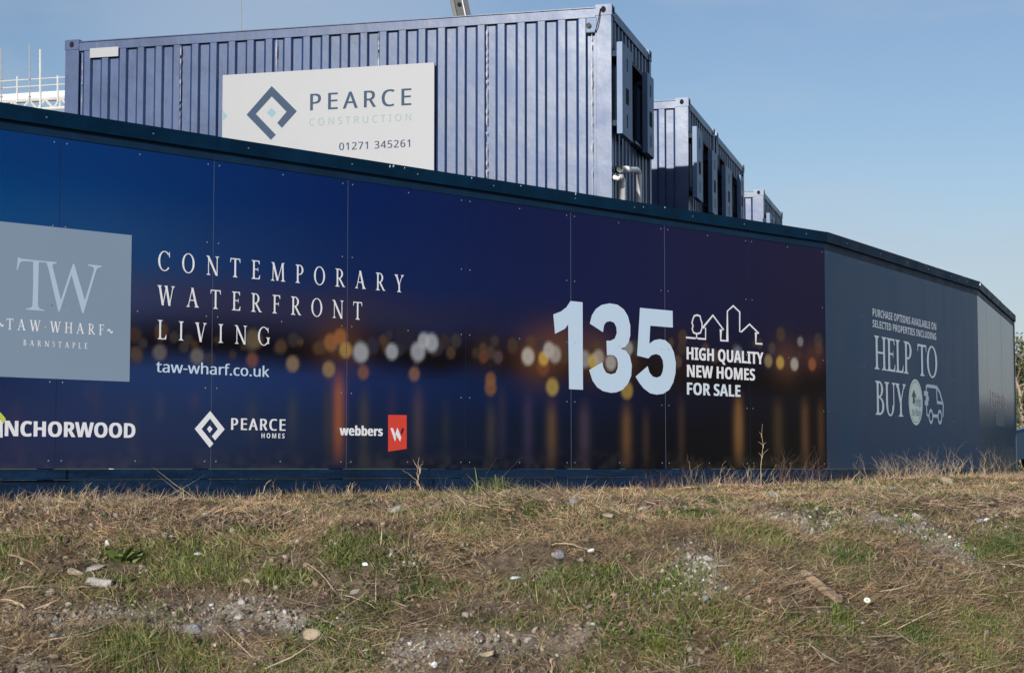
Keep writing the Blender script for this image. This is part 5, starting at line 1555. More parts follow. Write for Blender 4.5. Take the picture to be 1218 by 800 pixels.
tip = rope_top + np.array([0.12, 0, 0.25])
mb = MB(); mb.tube([rope_top, at_y(287, 150, YC)], 0.011, 4); mb.tube([at_y(287, 150, YC), at_y(287, 165, YC)], 0.14, 8); mb.build('hoist_rope', M['galv'], ct)
mb = MB(); mb.tube([mid + axis * stp, tip], [0.22, 0.14], 6); mb.tube([tip + np.array([0, -0.15, 0]), tip + np.array([0, 0.15, 0])], 0.22, 12); mb.build('boom_head', M['boom_grey'], ct)
mb = MB()
frC = Frame((base[0], base[1]), 70)
mb.box(frC, -3.2, 4.6, -1.25, 1.25, 0.55, 1.35); mb.box(frC, -1.8, 1.2, -1.2, -0.1, 1.35, 2.2); mb.build('chassis', M['boom_navy'], ct)
mb = MB(); mb.box(frC, 2.6, 4.4, -1.2, 1.2, 1.35, 2.6); mb.build('cab', M['boom_tan'], ct)
for u_ in (-2.4, -0.9, 2.1, 3.6):
    for w_ in (-1.15, 1.15):
        mb = MB(); mb.tube([frC.pt(u_, w_ - 0.16, 0.55), frC.pt(u_, w_ + 0.16, 0.55)], 0.55, 18); mb.build('wheel', M['rubber'], ct)

# ------------------------------------------------------------------ dark blue car past the end of the hoarding
YV = 33.0
nose = at_y(1198, 557, YV)
gv = float(ground_z(nose[0] + 1.5, YV + 0.5))
zb_top = at_y(1212, 505.5, YV)[2]
sc_h = (zb_top - gv) / 0.98
frV = Frame((nose[0], nose[1]), 96)           # u runs backwards along the car, w out to the camera side is +n
car = thing('parked_car', frV.pt(2.1, -0.9, gv), 'dark blue car with its bonnet showing past the right end of the hoarding', 'car')
prof = [(0.06, 0.32), (0.0, 0.5), (0.03, 0.70), (0.12, 0.86), (0.45, 0.95), (1.15, 0.99), (1.35, 1.0), (2.0, 1.00), (3.6, 1.00), (4.15, 0.98), (4.28, 0.9), (4.3, 0.6), (4.22, 0.30)]
mb = MB()
sect = []
for w_, s in ((-1.78, 0.94), (-1.72, 1.0), (-0.9, 1.02), (-0.08, 1.0), (-0.02, 0.94)):
    sect.append([frV.pt(u + (1 - s) * (0.6 if u < 2 else -0.6), w_, gv + z * sc_h * (s if z > 0.8 else 1)) for u, z in prof])
n = len(prof)
for a, b in zip(sect, sect[1:]):
    for i in range(n):
        j = (i + 1) % n
        mb.poly([a[i], a[j], b[j], b[i]])
mb.poly(sect[0]); mb.poly(sect[-1])
mb.build('body', M['car_paint'], car, False)
gh = [(1.25, 0.98), (2.05, 1.46), (3.2, 1.48), (4.1, 1.0)]
mb = MB()
A = [frV.pt(u, -1.66 + (0.16 if z > 1.2 else 0), gv + z * sc_h) for u, z in gh]; B = [frV.pt(u, -0.14 - (0.16 if z > 1.2 else 0), gv + z * sc_h) for u, z in gh]
for i in range(3): mb.poly([A[i], A[i + 1], B[i + 1], B[i]])
mb.poly(A); mb.poly(B)
mb.build('window_glass', M['glass'], car)
mb = MB(); mb.mesh([A[1] + np.array([0, 0, .012]), A[2] + np.array([0, 0, .012]), B[2] + np.array([0, 0, .012]), B[1] + np.array([0, 0, .012])], [(0, 1, 2, 3)])
mb.box(frV, 1.95, 3.3, -1.52, -0.28, gv + 1.45 * sc_h, gv + 1.5 * sc_h); mb.build('roof', M['car_paint'], car)
for u_ in (0.85, 3.45):
    for w_, o_ in ((-0.2, 1), (-1.6, -1)):
        mb = MB(); mb.tube([frV.pt(u_, w_ - 0.1, gv + 0.31), frV.pt(u_, w_ + 0.19 * (o_ > 0) + 0.1 * (o_ < 0) - 0.0, gv + 0.31)], 0.32, 22); wh = mb.build('wheel', M['rubber'], car, False)
        mb = MB(); mb.tube([frV.pt(u_, w_ + o_ * 0.195 - (0 if o_ > 0 else -0.09), gv + 0.31), frV.pt(u_, w_ + o_ * 0.205 - (0 if o_ > 0 else -0.09), gv + 0.31)], 0.21, 16); mb.build('rim', M['rim'], wh)
for w_ in (-0.32, -1.48):
    mb = MB(); mb.box(frV, -0.01, 0.16, w_ - 0.2, w_ + 0.2, gv + 0.62 * sc_h, gv + 0.76 * sc_h); mb.build('headlight', M['lamp'], car)

# ------------------------------------------------------------------ trees, hedges and a green hill beyond
def leaf_cloud(mb, centre, rad, n, size, seed):
    r_ = np.random.default_rng(seed)
    for i in range(n):
        d = r_.normal(size=3); d /= np.linalg.norm(d)
        p = np.array(centre) + d * np.array(rad) * r_.random() ** 0.4
        a = r_.normal(size=3); a /= np.linalg.norm(a)
        b = np.cross(a, r_.normal(size=3)); b /= max(np.linalg.norm(b), 1e-6)
        s = size * (0.6 + 0.8 * r_.random())
        mb.poly([p - a * s, p + b * s * 0.5, p + a * s, p - b * s * 0.5], int(r_.random() < 0.4))


M['leaf_dark'] = mat('hedge_leaf', (0.050, 0.072, 0.020), 0.6, 0, 0.3, 1.5)
M['leaf_olive'] = mat('olive_leaf', (0.10, 0.10, 0.035), 0.6, 0, 0.3, 1.5)
M['leaf_brown'] = mat('winter_leaf', (0.13, 0.095, 0.055), 0.7, 0, 0.3, 1.5)


def tree(x, y, h, label, seed, lean=0.0, leaves=1400, crown=0.5, olive=False):
    r_ = np.random.default_rng(seed)
    t = thing('tree', (x, y, 0), label, 'tree', 'trees beyond the right end of the hoarding')
    mb = MB()
    P = [np.array([x + lean * (k / 7) ** 1.5 + 0.05 * r_.normal(), y, h * 0.95 * k / 7 - 0.1]) for k in range(8)]
    mb.tube(P, [0.10 * h / 5 * (1 - 0.8 * k / 7) + 0.01 for k in range(8)], 8)
    tips = []
    for k in range(14):
        f = 0.35 + 0.6 * r_.random()
        i = min(int(f * 7), 6); p = P[i] + (P[i + 1] - P[i]) * (f * 7 - i)
        a = r_.random() * 6.28; l = h * crown * (0.35 + 0.4 * r_.random()) * (1.15 - 0.6 * f)
        e = p + np.array([math.cos(a) * l, math.sin(a) * l, l * (0.5 + 0.5 * r_.random())])
        m_ = (p + e) / 2 + np.array([0, 0, -0.06 * l])
        mb.tube([p, m_, e], [0.035 * h / 5, 0.022 * h / 5, 0.006], 5)
        tips += [e, m_ * 0.4 + e * 0.6]
        for j in range(3):
            q = e + r_.normal(size=3) * l * 0.3; mb.tube([m_ * 0.4 + e * 0.6, q], [0.012, 0.004], 4); tips.append(q)
    mb.build('trunk', M['bark'], t)
    cb = MB()
    per = max(leaves // len(tips), 6)
    for i, e in enumerate(tips):
        leaf_cloud(cb, e, [h * 0.075 * (0.6 + r_.random())] * 3, per, 0.055, seed * 50 + i)
    cb.build('crown', [M['leaf_olive' if olive else 'leaf_brown'], M['leaf_dark']], t)
    return t


xa = at_y(1209.5, 500, 46)[0]
tree(xa + 0.25, 46, 3.25, 'slim pale trunked tree next to the right end of the hoarding', 3, -0.25, 1500, 0.55, True)
tree(at_y(1236, 500, 52)[0], 52, 3.6, 'bushier olive tree behind the slim one at the right edge', 5, 0.2, 2600, 0.55, True)
for i, (px, y, h, rx, lab) in enumerate(((1216, 58, 1.9, 1.6, 'low dark green bush under the slim tree'),)):
    c = at_y(px, 500, y)
    t = thing('bush', (c[0], y, 0), lab, 'bush')
    mb = MB()
    for k in range(7):
        a = k * 0.9; mb.tube([(c[0], y, -0.1), (c[0] + 0.5 * rx * math.cos(a), y + 0.5 * math.sin(a), h * 0.8)], [0.03, 0.01], 5)
    mb.build('stem', M['bark'], t)
    cb = MB()
    r_ = np.random.default_rng(90 + i)
    for k in range(26):
        leaf_cloud(cb, (c[0] + rx * r_.normal() * 0.5, y + 0.5 * r_.normal(), h * (0.12 + 0.75 * r_.random())), [0.42, 0.42, 0.34], 130, 0.07, 300 + 40 * i + k)
    cb.build('foliage', [M['leaf_dark'], M['leaf_olive']], t)

hx = np.linspace(-700, 900, 90); hy = np.linspace(160, 520, 24)
HX, HY = np.meshgrid(hx, hy)
HZ = np.clip((HY - 160) / 150, 0, 1) ** 1.3 * 21 * (0.8 + 0.25 * vnoise(HX * 0.006, HY * 0.004, 77)) - 0.6
# ridge low at left; cut down at unseen right so section three reflects sky
HZ = HZ * (0.30 + 0.70 * np.exp(-((HX / HY - 0.285) / 0.055) ** 2))
mb = MB()
mb.v = [tuple(p) for p in np.stack([HX, HY, HZ], -1).reshape(-1, 3)]
for j in range(23):
    for i in range(89):
        a = j * 90 + i; mb.f.append((a, a + 1, a + 91, a + 90)); mb.m.append(0)
hl = mb.build('hills', M['field'], None, True)
hl['kind'] = 'structure'

# ------------------------------------------------------------------ plants, stones and litter that can be told apart
def foot_at(px, py):
    """a spot on the ground seen at a picture point"""
    return on_ground(px, py)


def along_wall(px, gap=0.12):
    """ground right in front of the hoarding under a picture column"""
    fr, = [f for f, a, b in ((fr1, -99, 982), (fr2, 982, 1162), (fr3, 1162, 1300)) if a <= px < b]
    u, _ = fr.uz(px, 560, gap)
    p = fr.pt(u, gap, 0)
    p[2] = float(ground_z(p[0], p[1]))
    return p


def twig(mb, p, h, lean, r0, r_, branches=4, kink=0.04, k=5, depth=1, bl=0.35, mi=0):
    n = 6
    d = np.array([lean, 0.15 * r_.normal(), 1.0]); d /= np.linalg.norm(d)
    P = [np.array(p, float) + d * h * i / n + np.array([r_.normal(), r_.normal() * 0.6, 0]) * kink * h * (i > 0) for i in range(n + 1)]
    P[0][2] -= 0.03
    mb.tube(P, [r0 * (1 - 0.75 * i / n) for i in range(n + 1)], k, mi)
    if depth:
        for _ in range(branches):
            i = int(1 + r_.random() * (n - 1.5)); q = P[i]
            twig(mb, q, h * bl * (0.5 + r_.random()), lean + r_.normal() * 1.0, r0 * 0.5, r_, 2, kink * 1.6, 4, depth - 1, bl, mi)


CLEAR = [(*foot_at(143, 672)[:2], 0.10), (*foot_at(157, 676)[:2], 0.06)]                                    # spots kept free of ground cover so that small things stay in sight


def weed(px, hpx, lean, label, matn, stems=1, seed=0, name='dead_weed', branches=4, spread=0.05, r0=0.004, bl=0.35, depth=1, gap=0.12, kink=0.03, fan=0.35):
    r_ = np.random.default_rng(1000 + seed)
    p = along_wall(px, gap)
    h = hpx * p[1] / F_PX
    mb = MB()
    for s in range(stems):
        q = p + np.array([r_.normal() * spread, r_.normal() * spread * 0.4, 0])
        twig(mb, q, h * (1 if s == 0 else 0.45 + 0.5 * r_.random()), lean + (0 if s == 0 else r_.normal() * fan), r0 if s == 0 else r0 * 0.7, r_, branches, kink, 5, depth, bl)
    return as_thing(mb, name, M[matn], p, label, 'weed', 'dead weeds along the foot of the hoarding')


weed(899, 76, 0.0, 'tallest single dry stalk, upright before the dark end of the printed hoarding', 'stem_pale', 1, 1, branches=9, r0=0.0042, bl=0.10, kink=0.012)
weed(498, 44, 0.0, 'bare forked twig below the red square emblem', 'stem_pale', 1, 2, branches=5, r0=0.0045, bl=0.4)
weed(945, 38, 0.2, 'tangled reddish bramble at the dark right end of the printed hoarding', 'stem_red', 22, 3, branches=4, spread=0.16, r0=0.004, bl=0.6)
weed(826, 34, -0.2, 'thin greyish dead weeds below the words new homes', 'stem', 26, 4, branches=3, spread=0.30, r0=0.0025, fan=0.6)
weed(872, 32, 0.35, 'leaning dry stems just left of the tallest stalk', 'stem_pale', 22, 5, branches=3, spread=0.22, r0=0.0025, fan=0.6)
weed(1075, 40, 0.25, 'large pale dry clump in front of the slate blue section', 'stem_pale', 60, 6, branches=4, spread=0.30, r0=0.0020, bl=0.40, gap=0.4, kink=0.02, fan=0.75)
weed(1142, 28, 0.5, 'small leaning dry sprig right of the big pale rock', 'stem_pale', 5, 7, branches=4, spread=0.07, gap=0.3)
weed(1174, 40, 0.3, 'dry curved stems at the second bend of the hoarding', 'stem_pale', 14, 8, branches=3, spread=0.16, gap=0.25, r0=0.0025, fan=0.5)
weed(775, 30, 0.15, 'dark purple dead weed patch under the large number', 'stem_red', 44, 9, branches=4, spread=0.36, r0=0.002, fan=0.6)
weed(322, 26, 0.55, 'leaning broken stick beside the white rock at the hoarding foot', 'stem_pale', 2, 10, branches=1, r0=0.007)
weed(348, 24, -0.1, 'scrubby dead weed under the grey and white homes logo', 'stem', 22, 11, branches=4, spread=0.2, r0=0.002, fan=0.6)
weed(420, 18, 0.3, 'sparse thin stems under the word beside the red emblem', 'stem_pale', 4, 12, branches=2, spread=0.12)
weed(70, 24, 0.7, 'row of short broken stalks at the notch in the kickboard', 'stem_pale', 14, 13, branches=2, spread=0.24, r0=0.0032, fan=0.6)
weed(12, 34, 0.5, 'dark brown dead weed in the far left corner by the hoarding', 'stem', 26, 14, branches=4, spread=0.26, r0=0.0022, fan=0.6)
weed(130, 20, 0.1, 'fine grey dead stems under the builder lettering at the left', 'stem', 24, 15, branches=3, spread=0.34, r0=0.0018, fan=0.5)
weed(240, 22, 0.0, 'greenish weedy clump below the white diamond logo', 'blade_green', 9, 16, branches=4, spread=0.12, r0=0.003)
weed(1000, 22, 0.9, 'short slanting stick at the foot of the first bend', 'stem_pale', 2, 17, branches=1, r0=0.006)


def tuft(p, n, L, label, matn, seed, name='grass_tuft', spread=0.05, group='green grass tufts on the bank', w=0.0016, up=0.9):
    r_ = np.random.default_rng(2000 + seed)
    mb = MB()
    for i in range(n):
        a = r_.random() * 6.283; tilt = (0.1 + 0.9 * r_.random()) * up
        rr = spread * abs(r_.normal()) * 0.75
        b = r_.random() * 6.283
        q = p + np.array([math.cos(b) * rr, math.sin(b) * rr, 0])
        q[2] = float(ground_z(q[0], q[1])) - 0.006
        l = L * (0.3 + 0.8 * r_.random()) * math.exp(-(rr / (spread * 1.6 + 1e-6)) ** 2)
        h = np.array([math.cos(a), math.sin(a), 0])
        s = np.array([-math.sin(a), math.cos(a), 0.3 * r_.normal()]) * w * (0.6 + 0.8 * r_.random())
        m1 = q + h * tilt * l * 0.35 + np.array([0, 0, l * 0.5]); m2 = q + h * tilt * l * 0.85 + np.array([0, 0, l * 0.8])
        e = q + h * tilt * l * 1.25 + np.array([0, 0, l * (0.95 - 0.35 * tilt * r_.random())])
        mb.poly([q - s, q + s, m1 + s, m1 - s]); mb.poly([m1 - s, m1 + s, m2 + s * .7, m2 - s * .7]); mb.poly([m2 - s * .7, m2 + s * .7, e])
    return as_thing(mb, name, M[matn], p, label, 'grass tuft', group)


M['blade_lime'] = mat('lime_blade', (0.19, 0.21, 0.055), 0.55, 0, 0.25, 20, 0.3)
M['blade_mid'] = mat('mid_green_blade', (0.085, 0.135, 0.035), 0.55, 0, 0.25, 20, 0.3)
tuft(foot_at(785, 772), 420, 0.085, 'bright lime grass tuft near the bottom, right of centre', 'blade_lime', 1)
tuft(along_wall(590, 0.16), 260, 0.17, 'tall yellow green grass against the kickboard between the two printed logos and the number', 'blade_lime', 2, spread=0.28)
tuft(along_wall(566, 0.1), 6, 0.42, 'few long green blades rising left of the tall yellow green grass', 'blade_green', 3, spread=0.06, w=0.004, up=0.8)
tuft(foot_at(1003, 672), 420, 0.11, 'mid green tuft of broad blades above the brown plank', 'blade_mid', 4, spread=0.12)
tuft(foot_at(1000, 745), 260, 0.09, 'pale green tuft below the brown plank', 'blade_green', 5, spread=0.10)
tuft(foot_at(880, 785), 140, 0.13, 'tall pale tuft at the bottom edge, under the plank end', 'blade_green', 6, spread=0.10)
tuft(foot_at(320, 690), 300, 0.08, 'light green tuft on the bank under the homes logo', 'blade_lime', 7, spread=0.10)
tuft(foot_at(1198, 655), 700, 0.10, 'thick bright green tuft at the right edge of the bank', 'blade_mid', 8, spread=0.22)
tuft(foot_at(1090, 762), 520, 0.08, 'dark green tuft in the lower right corner area', 'blade_mid', 9, spread=0.20)
tuft(foot_at(225, 785), 300, 0.07, 'yellowish green tuft at the bottom edge left of centre', 'blade_lime', 10, spread=0.09)


def broad_plant(p, n, L, label, seed):
    r_ = np.random.default_rng(3000 + seed)
    mb = MB()
    for i in range(n):
        a = r_.random() * 6.283; l = L * (0.6 + 0.6 * r_.random()); up = 0.3 + 1.0 * r_.random()
        d = np.array([math.cos(a), math.sin(a), up]); d /= np.linalg.norm(d)
        s = np.array([-math.sin(a), math.cos(a), 0.2 * r_.normal()]) * l * 0.17
        q = p - np.array([0, 0, 0.01]); m1 = q + d * l * 0.45; m2 = q + d * l * 0.8 - np.array([0, 0, 0.03 * l]); e = q + d * l - np.array([0, 0, 0.12 * l])
        mb.poly([q - s * .25, q + s * .25, m1 + s, m1 - s]); mb.poly([m1 - s, m1 + s, m2 + s * .7, m2 - s * .7]); mb.poly([m2 - s * .7, m2 + s * .7, e])
    return as_thing(mb, 'broad_leaved_weed', M['leaf_green'], p, label, 'weed')


broad_plant(foot_at(143, 668), 13, 0.15, 'broad leaved green weed behind the white tube on the left of the bank', 1)
broad_plant(foot_at(157, 672), 9, 0.11, 'smaller broad leaved weed right of the bigger one on the left', 2)


def stone(px, py, wpx, hpx, label, matn, seed, flat=0.7, name='stone', cat='stone', group=None):
    r_ = np.random.default_rng(4000 + seed)
    p = foot_at(px, py + hpx * 0.45)
    s = p[1] / F_PX
    a, c = wpx * s / 2, hpx * s / 2
    CLEAR.append((p[0], p[1] - 0.03, a * 1.15 + 0.015))
    bm = bmesh.new()
    bmesh.ops.create_icosphere(bm, subdivisions=3, radius=1.0)
    dirs = [np.array(r_.normal(size=3)) for _ in range(9)]
    dirs = [d / np.linalg.norm(d) for d in dirs]
    cuts = [0.40 + 0.45 * r_.random() for _ in dirs]
    ang = r_.random() * 6.28
    for v in bm.verts:
        q = np.array(v.co)
        for d, k in zip(dirs, cuts):
            e = q @ d
            if e > k: q = q - d * (e - k) * 0.92
        q = q * (1 + 0.05 * r_.normal() * 0.5)
        v.co = (q[0] * a, q[1] * a * 0.8, q[2] * c)
    me_ = bpy.data.meshes.new(name); bm.to_mesh(me_); bm.free()
    me_.materials.append(M[matn])
    o = bpy.data.objects.new(name, me_); col.objects.link(o)
    o.location = (p[0], p[1], p[2] + c * 0.38); o.rotation_euler = (0.15 * r_.normal(), 0.15 * r_.normal(), ang * 0.1)
    return tag(o, label, cat, group)


G_ = 'stones lying on the bank'
for i, (px, py, w, h, lab, m_) in enumerate((
        (306, 579, 13, 10, 'white rock at the hoarding foot under the homes logo', 'litter'),
        (283, 590, 14, 6, 'flat pale stone just left below the white rock at the hoarding foot', 'stone'),
        (471, 607, 19, 10, 'pale chipped stone in the dry grass under the red emblem', 'stone'),
        (681, 595, 14, 12, 'pointed grey stone in the dry grass left of the large number', 'stone_grey'),
        (724, 614, 18, 6, 'flat tan stone on the upper bank under the large number', 'stone_tan'),
        (764, 602, 20, 6, 'long pale stone near the hoarding under the last digit', 'stone'),
        (707, 606, 10, 5, 'small grey stone between two pale ones under the large number', 'stone_grey'),
        (1126, 569, 24, 12, 'largest tan rock by the hoarding foot in front of the slate section', 'stone_tan'),
        (1112, 574, 16, 7, 'flat pale stone touching the left of the largest tan rock', 'stone'),
        (1090, 611, 15, 11, 'blocky white stone on the upper right of the bank', 'stone'),
        (1165, 620, 10, 7, 'bluish grey stone on the right side of the bank', 'stone_grey'),
        (1174, 619, 8, 6, 'small white stone right beside the bluish grey one', 'litter'),
        (60, 700, 18, 14, 'rounded pale stone on the left, near the bare sticks', 'stone'),
        (90, 676, 20, 12, 'beige stone behind the white tube on the left', 'stone_tan'),
        (112, 672, 25, 6, 'flat white slab lying just above the white tube', 'stone'),
        (288, 715, 10, 11, 'upright pale stone left of centre in the gravel', 'stone'),
        (285, 733, 14, 11, 'lower of two pale stones left of centre in the gravel', 'stone'),
        (297, 686, 15, 7, 'pinkish flat stone under the light green tuft', 'stone_tan'),
        (370, 750, 26, 16, 'broad tan lump of earth in the gravel, lower left of centre', 'stone_tan'),
        (360, 780, 16, 12, 'round brown stone near the bottom, left of centre', 'stone_tan'),
        (614, 680, 16, 6, 'slanting white stone in the middle of the bank', 'litter'),
        (629, 756, 17, 8, 'oval pale stone low in the middle of the bank', 'stone'),
        (554, 726, 9, 9, 'round pale pebble in the middle of the bank', 'stone'),
        (516, 792, 9, 8, 'round white pebble at the bottom edge near the centre', 'litter'),
        (581, 778, 22, 9, 'broad tan stone low in the gravel near the centre', 'stone_tan'),
        (422, 700, 16, 7, 'pale flat stone half hidden in grass left of the middle', 'stone'),
        (665, 660, 16, 12, 'grey stone amid dead stems right of the middle', 'stone_grey'),
        (840, 711, 10, 10, 'grey pebble on the bare patch left of the plank', 'stone_grey'),
        (842, 660, 16, 10, 'pale stone at the top of the bare patch left of the plank', 'stone'),
        (920, 587, 18, 8, 'pale stone on the lip of the bank below the tallest stalk', 'stone'),
        (1110, 683, 8, 7, 'small grey stone on the bank right of the plank', 'stone_grey'),
        (1005, 587, 20, 6, 'flat pale stone on the lip of the bank at the first bend', 'stone'),
        (230, 745, 22, 13, 'bluish grey stone in the gravel under the green patch', 'stone_grey'),
        (65, 752, 18, 8, 'flat grey stone in the lower left gravel', 'stone_grey'))):
    stone(px, py, w * 1.05, h, lab, m_, i, group=G_)
for i, (px, py, w, h, lab) in enumerate(((128, 642, 7, 10, 'scrap of white litter above the broad leaved weed'), (231, 577, 8, 7, 'white scrap below the white diamond logo'), (259, 577, 5, 4, 'tiny white scrap beside the greenish clump under the diamond logo'),
                                          (235, 658, 12, 5, 'bluish white litter on the bank left of centre'), (435, 673, 9, 6, 'small white litter in the grass left of the middle'), (704, 650, 12, 6, 'white litter scrap right of the middle of the bank'))):
    stone(px, py, w, h, lab, 'litter', 60 + i, name='litter_scrap', cat='litter', group='white scraps of litter on the bank')

# white tube; black end piece has the shade of its right end painted in
p = foot_at(120, 699); s = p[1] / F_PX
t = thing('plastic_tube', p, 'dirty white tube with a dark right end, lying on the left of the bank', 'tube')
a0, a1 = p + np.array([-17 * s, 0.03, 6.5 * s]), p + np.array([16 * s, -0.04, 5.0 * s])
mb = MB(); d = a1 - a0
mb.tube([a0, a0 + d * .04, a0 + d * .12, a0 + d * .3, a0 + d * .34, a0 + d * .7, a0 + d * .95, a1], [4 * s, 6 * s, 6.6 * s, 6.2 * s, 5.4 * s, 5.2 * s, 5.0 * s, 4.6 * s], 14); mb.build('tube_body', M['stone'], t, True)
mb = MB(); mb.tube([a1 + d * 0.002, a1 + d * .07], [4.4 * s, 4.0 * s], 12); mb.build('shaded_end', M['black'], t)

CLEAR.extend([(p[0] + q * s, p[1] - 0.03, 0.05) for q in (-14, -5, 5, 14)])
# weathered plank
pa, pb = foot_at(955, 681), foot_at(998, 717)
CLEAR.extend([tuple((pa + (pb - pa) * f)[:2] - np.array([0, 0.03])) + (0.06,) for f in np.linspace(0, 1, 7)])
pa[2] += 0.012; pb[2] += 0.014
t_ = (pb - pa) / np.linalg.norm(pb - pa); sd = np.cross(t_, np.array([0, -0.2, 1.0])); sd /= np.linalg.norm(sd); nn = np.cross(sd, t_)
mb = MB()
W_ = [0.014, 0.022, 0.024, 0.027, 0.022]
n = len(W_)
ring = []
for i in range(n):
    c = pa + (pb - pa) * i / (n - 1)
    ring.append([c - sd * W_[i] - nn * .008, c + sd * W_[i] - nn * .008, c + sd * W_[i] * .9 + nn * .010, c - sd * W_[i] * .9 + nn * .010])
for a, b in zip(ring, ring[1:]):
    for j in range(4):
        mb.poly([a[j], a[(j + 1) % 4], b[(j + 1) % 4], b[j]])
mb.poly(ring[0]); mb.poly(ring[-1])
as_thing(mb, 'wood_plank', M['plank'], (pa + pb) / 2, 'weathered brown plank lying slantwise on the right of the bank', 'plank')

# daisy
p = foot_at(1030, 722); s = p[1] / F_PX
CLEAR.append((p[0], p[1] - 0.03, 0.06))
t = thing('daisy', p, 'single white flower right below the weathered plank', 'flower')
mb = MB(); mb.tube([p, p + np.array([0.004, -.01, 0.03])], 0.002, 5); mb.build('stalk', M['blade_green'], t)
c = p + np.array([0.004, -0.012, 0.034]); up = np.array([0, -0.75, 0.66]); ax = np.array([1.0, 0, 0]); ay = np.cross(up, ax)
mb = MB()
for k in range(11):
    a = k * 2 * math.pi / 11
    d = ax * math.cos(a) + ay * math.sin(a); e = ax * -math.sin(a) + ay * math.cos(a)
    mb.poly([c + d * .004, c + d * .012 + e * .0042 + up * .001, c + d * .0195 + up * .0015, c + d * .012 - e * .0042 + up * .001])
mb.build('petals', M['petal'], t)
mb = MB(); mb.tube([c, c + up * .004], [.006, .004], 10); mb.build('flower_centre', M['yellow'], t)

# bare sticks on the left
for i, (x0, y0, x1, y1, r, lab) in enumerate(((12, 668, 52, 684, .007, 'long brown stick, uppermost on the left edge of the bank'), (35, 703, 50, 684, .006, 'short pale stick leaning up next to the rounded pale stone'),
                                               (0, 719, 34, 727, .010, 'thick pale stick at the left edge, lowest of the bare sticks'), (0, 697, 22, 691, .006, 'thin stick at the left edge between the other bare sticks'),
                                               (362, 672, 406, 712, .003, 'long thin straw coloured stem left of the middle'), (655, 650, 700, 655, .004, 'pale horizontal stem right of the middle of the bank'), (407, 712, 450, 730, .003, 'long bent straw below the middle left stone'))):
    r_ = np.random.default_rng(5000 + i)
    a, b = foot_at(x0, y0), foot_at(x1, y1)
    P = [a + (b - a) * f + np.array([0, 0, .012 + .02 * math.sin(math.pi * f)]) + r_.normal(size=3) * .006 for f in np.linspace(0, 1, 6)]
    mb = MB(); mb.tube(P, [r * k for k in (1, .95, .9, .85, .75, .5)], 6)
    as_thing(mb, 'fallen_stick', M['stem_pale' if i != 0 else 'stem'], a, lab, 'stick', 'bare sticks on the bank')

# ------------------------------------------------------------------ ground cover: nobody could count it
def scatter(n, y0, y1, side=0.42, power=1.0):
    """points on the ground in front of the hoarding"""
    y = y0 + (y1 - y0) * rng.random(n) ** power
    x = (rng.random(n) * 2 - 1) * side * y + 0.2
    ok = hoard_dist(x, y) > 0.05
    for cx_, cy_, r_ in CLEAR:
        ok &= (x - cx_) ** 2 + (y - cy_) ** 2 > r_ * r_
    return x[ok], y[ok]


def cover(name, base, axis_, length, width, bend, tint, matn, segs=2):
    """many thin blades as one mesh"""
    n = len(base)
    side = np.cross(axis_, rng.normal(size=(n, 3))); side /= np.maximum(np.linalg.norm(side, axis=1, keepdims=True), 1e-6)
    L = length[:, None]; Wd = side * width[:, None]
    mid_ = base + axis_ * L * 0.5 + bend * L * 0.15
    tip_ = base + axis_ * L + bend * L * 0.55
    V = np.stack([base - Wd, base + Wd, mid_ + Wd * .85, mid_ - Wd * .85, tip_], 1).reshape(-1, 3)
    o = np.arange(n) * 5
    loops = np.stack([o, o + 1, o + 2, o + 3, o + 3, o + 2, o + 4], 1).astype(np.int32).ravel()
    starts = np.stack([np.arange(n) * 7, np.arange(n) * 7 + 4], 1).astype(np.int32).ravel()
    m_ = bpy.data.meshes.new(name)
    m_.vertices.add(len(V)); m_.vertices.foreach_set('co', V.astype(np.float32).ravel())
    m_.loops.add(len(loops)); m_.loops.foreach_set('vertex_index', loops)
    m_.polygons.add(2 * n); m_.polygons.foreach_set('loop_start', starts)
    c_ = m_.color_attributes.new('tint', 'FLOAT_COLOR', 'POINT')
    C4 = np.ones((n, 5, 4), np.float32); C4[:, :, :3] = tint[:, None, :]
    c_.data.foreach_set('color', C4.ravel())
    m_.update(calc_edges=True)
    m_.materials.append(M[matn])
    ob = bpy.data.objects.new(name, m_); col.objects.link(ob)
    ob['kind'] = 'stuff'
    return ob


def unit(v): return v / np.maximum(np.linalg.norm(v, axis=-1, keepdims=True), 1e-6)


def pick(n, cols, jit=0.25):
    c = np.array(cols)[rng.integers(0, len(cols), n)]
    return np.clip(c * (1 + jit * rng.normal(size=(n, 1))) * (1 + 0.06 * rng.normal(size=(n, 3))), 0.01, 0.8)


# dry straw, matted and lying every way
xs, ys = [], []
for n, a, b in ((300000, 7.9, 10.4), (170000, 10.4, 14.0), (150000, 14.0, 22.0)):
    x, y = scatter(n, a, b); xs.append(x); ys.append(y)
x, y = np.concatenate(xs), np.concatenate(ys)
g, k = masks(x, y)
strawy = np.clip(0.16 + 0.75 * vnoise(x * 1.7, y * 1.7, 41) + 0.35 * vnoise(x * 5, y * 5, 42) + 0.65 * np.clip((y - 9.9) / 0.8, 0, 1), 0.04, 1.2)
keep = rng.random(len(x)) < np.clip(strawy * np.clip(1 - 1.05 * k, 0.02, 1) * (1 - 0.75 * g), 0, 1)
x, y, k = x[keep], y[keep], k[keep]
z = ground_z(x, y)
n = len(x)
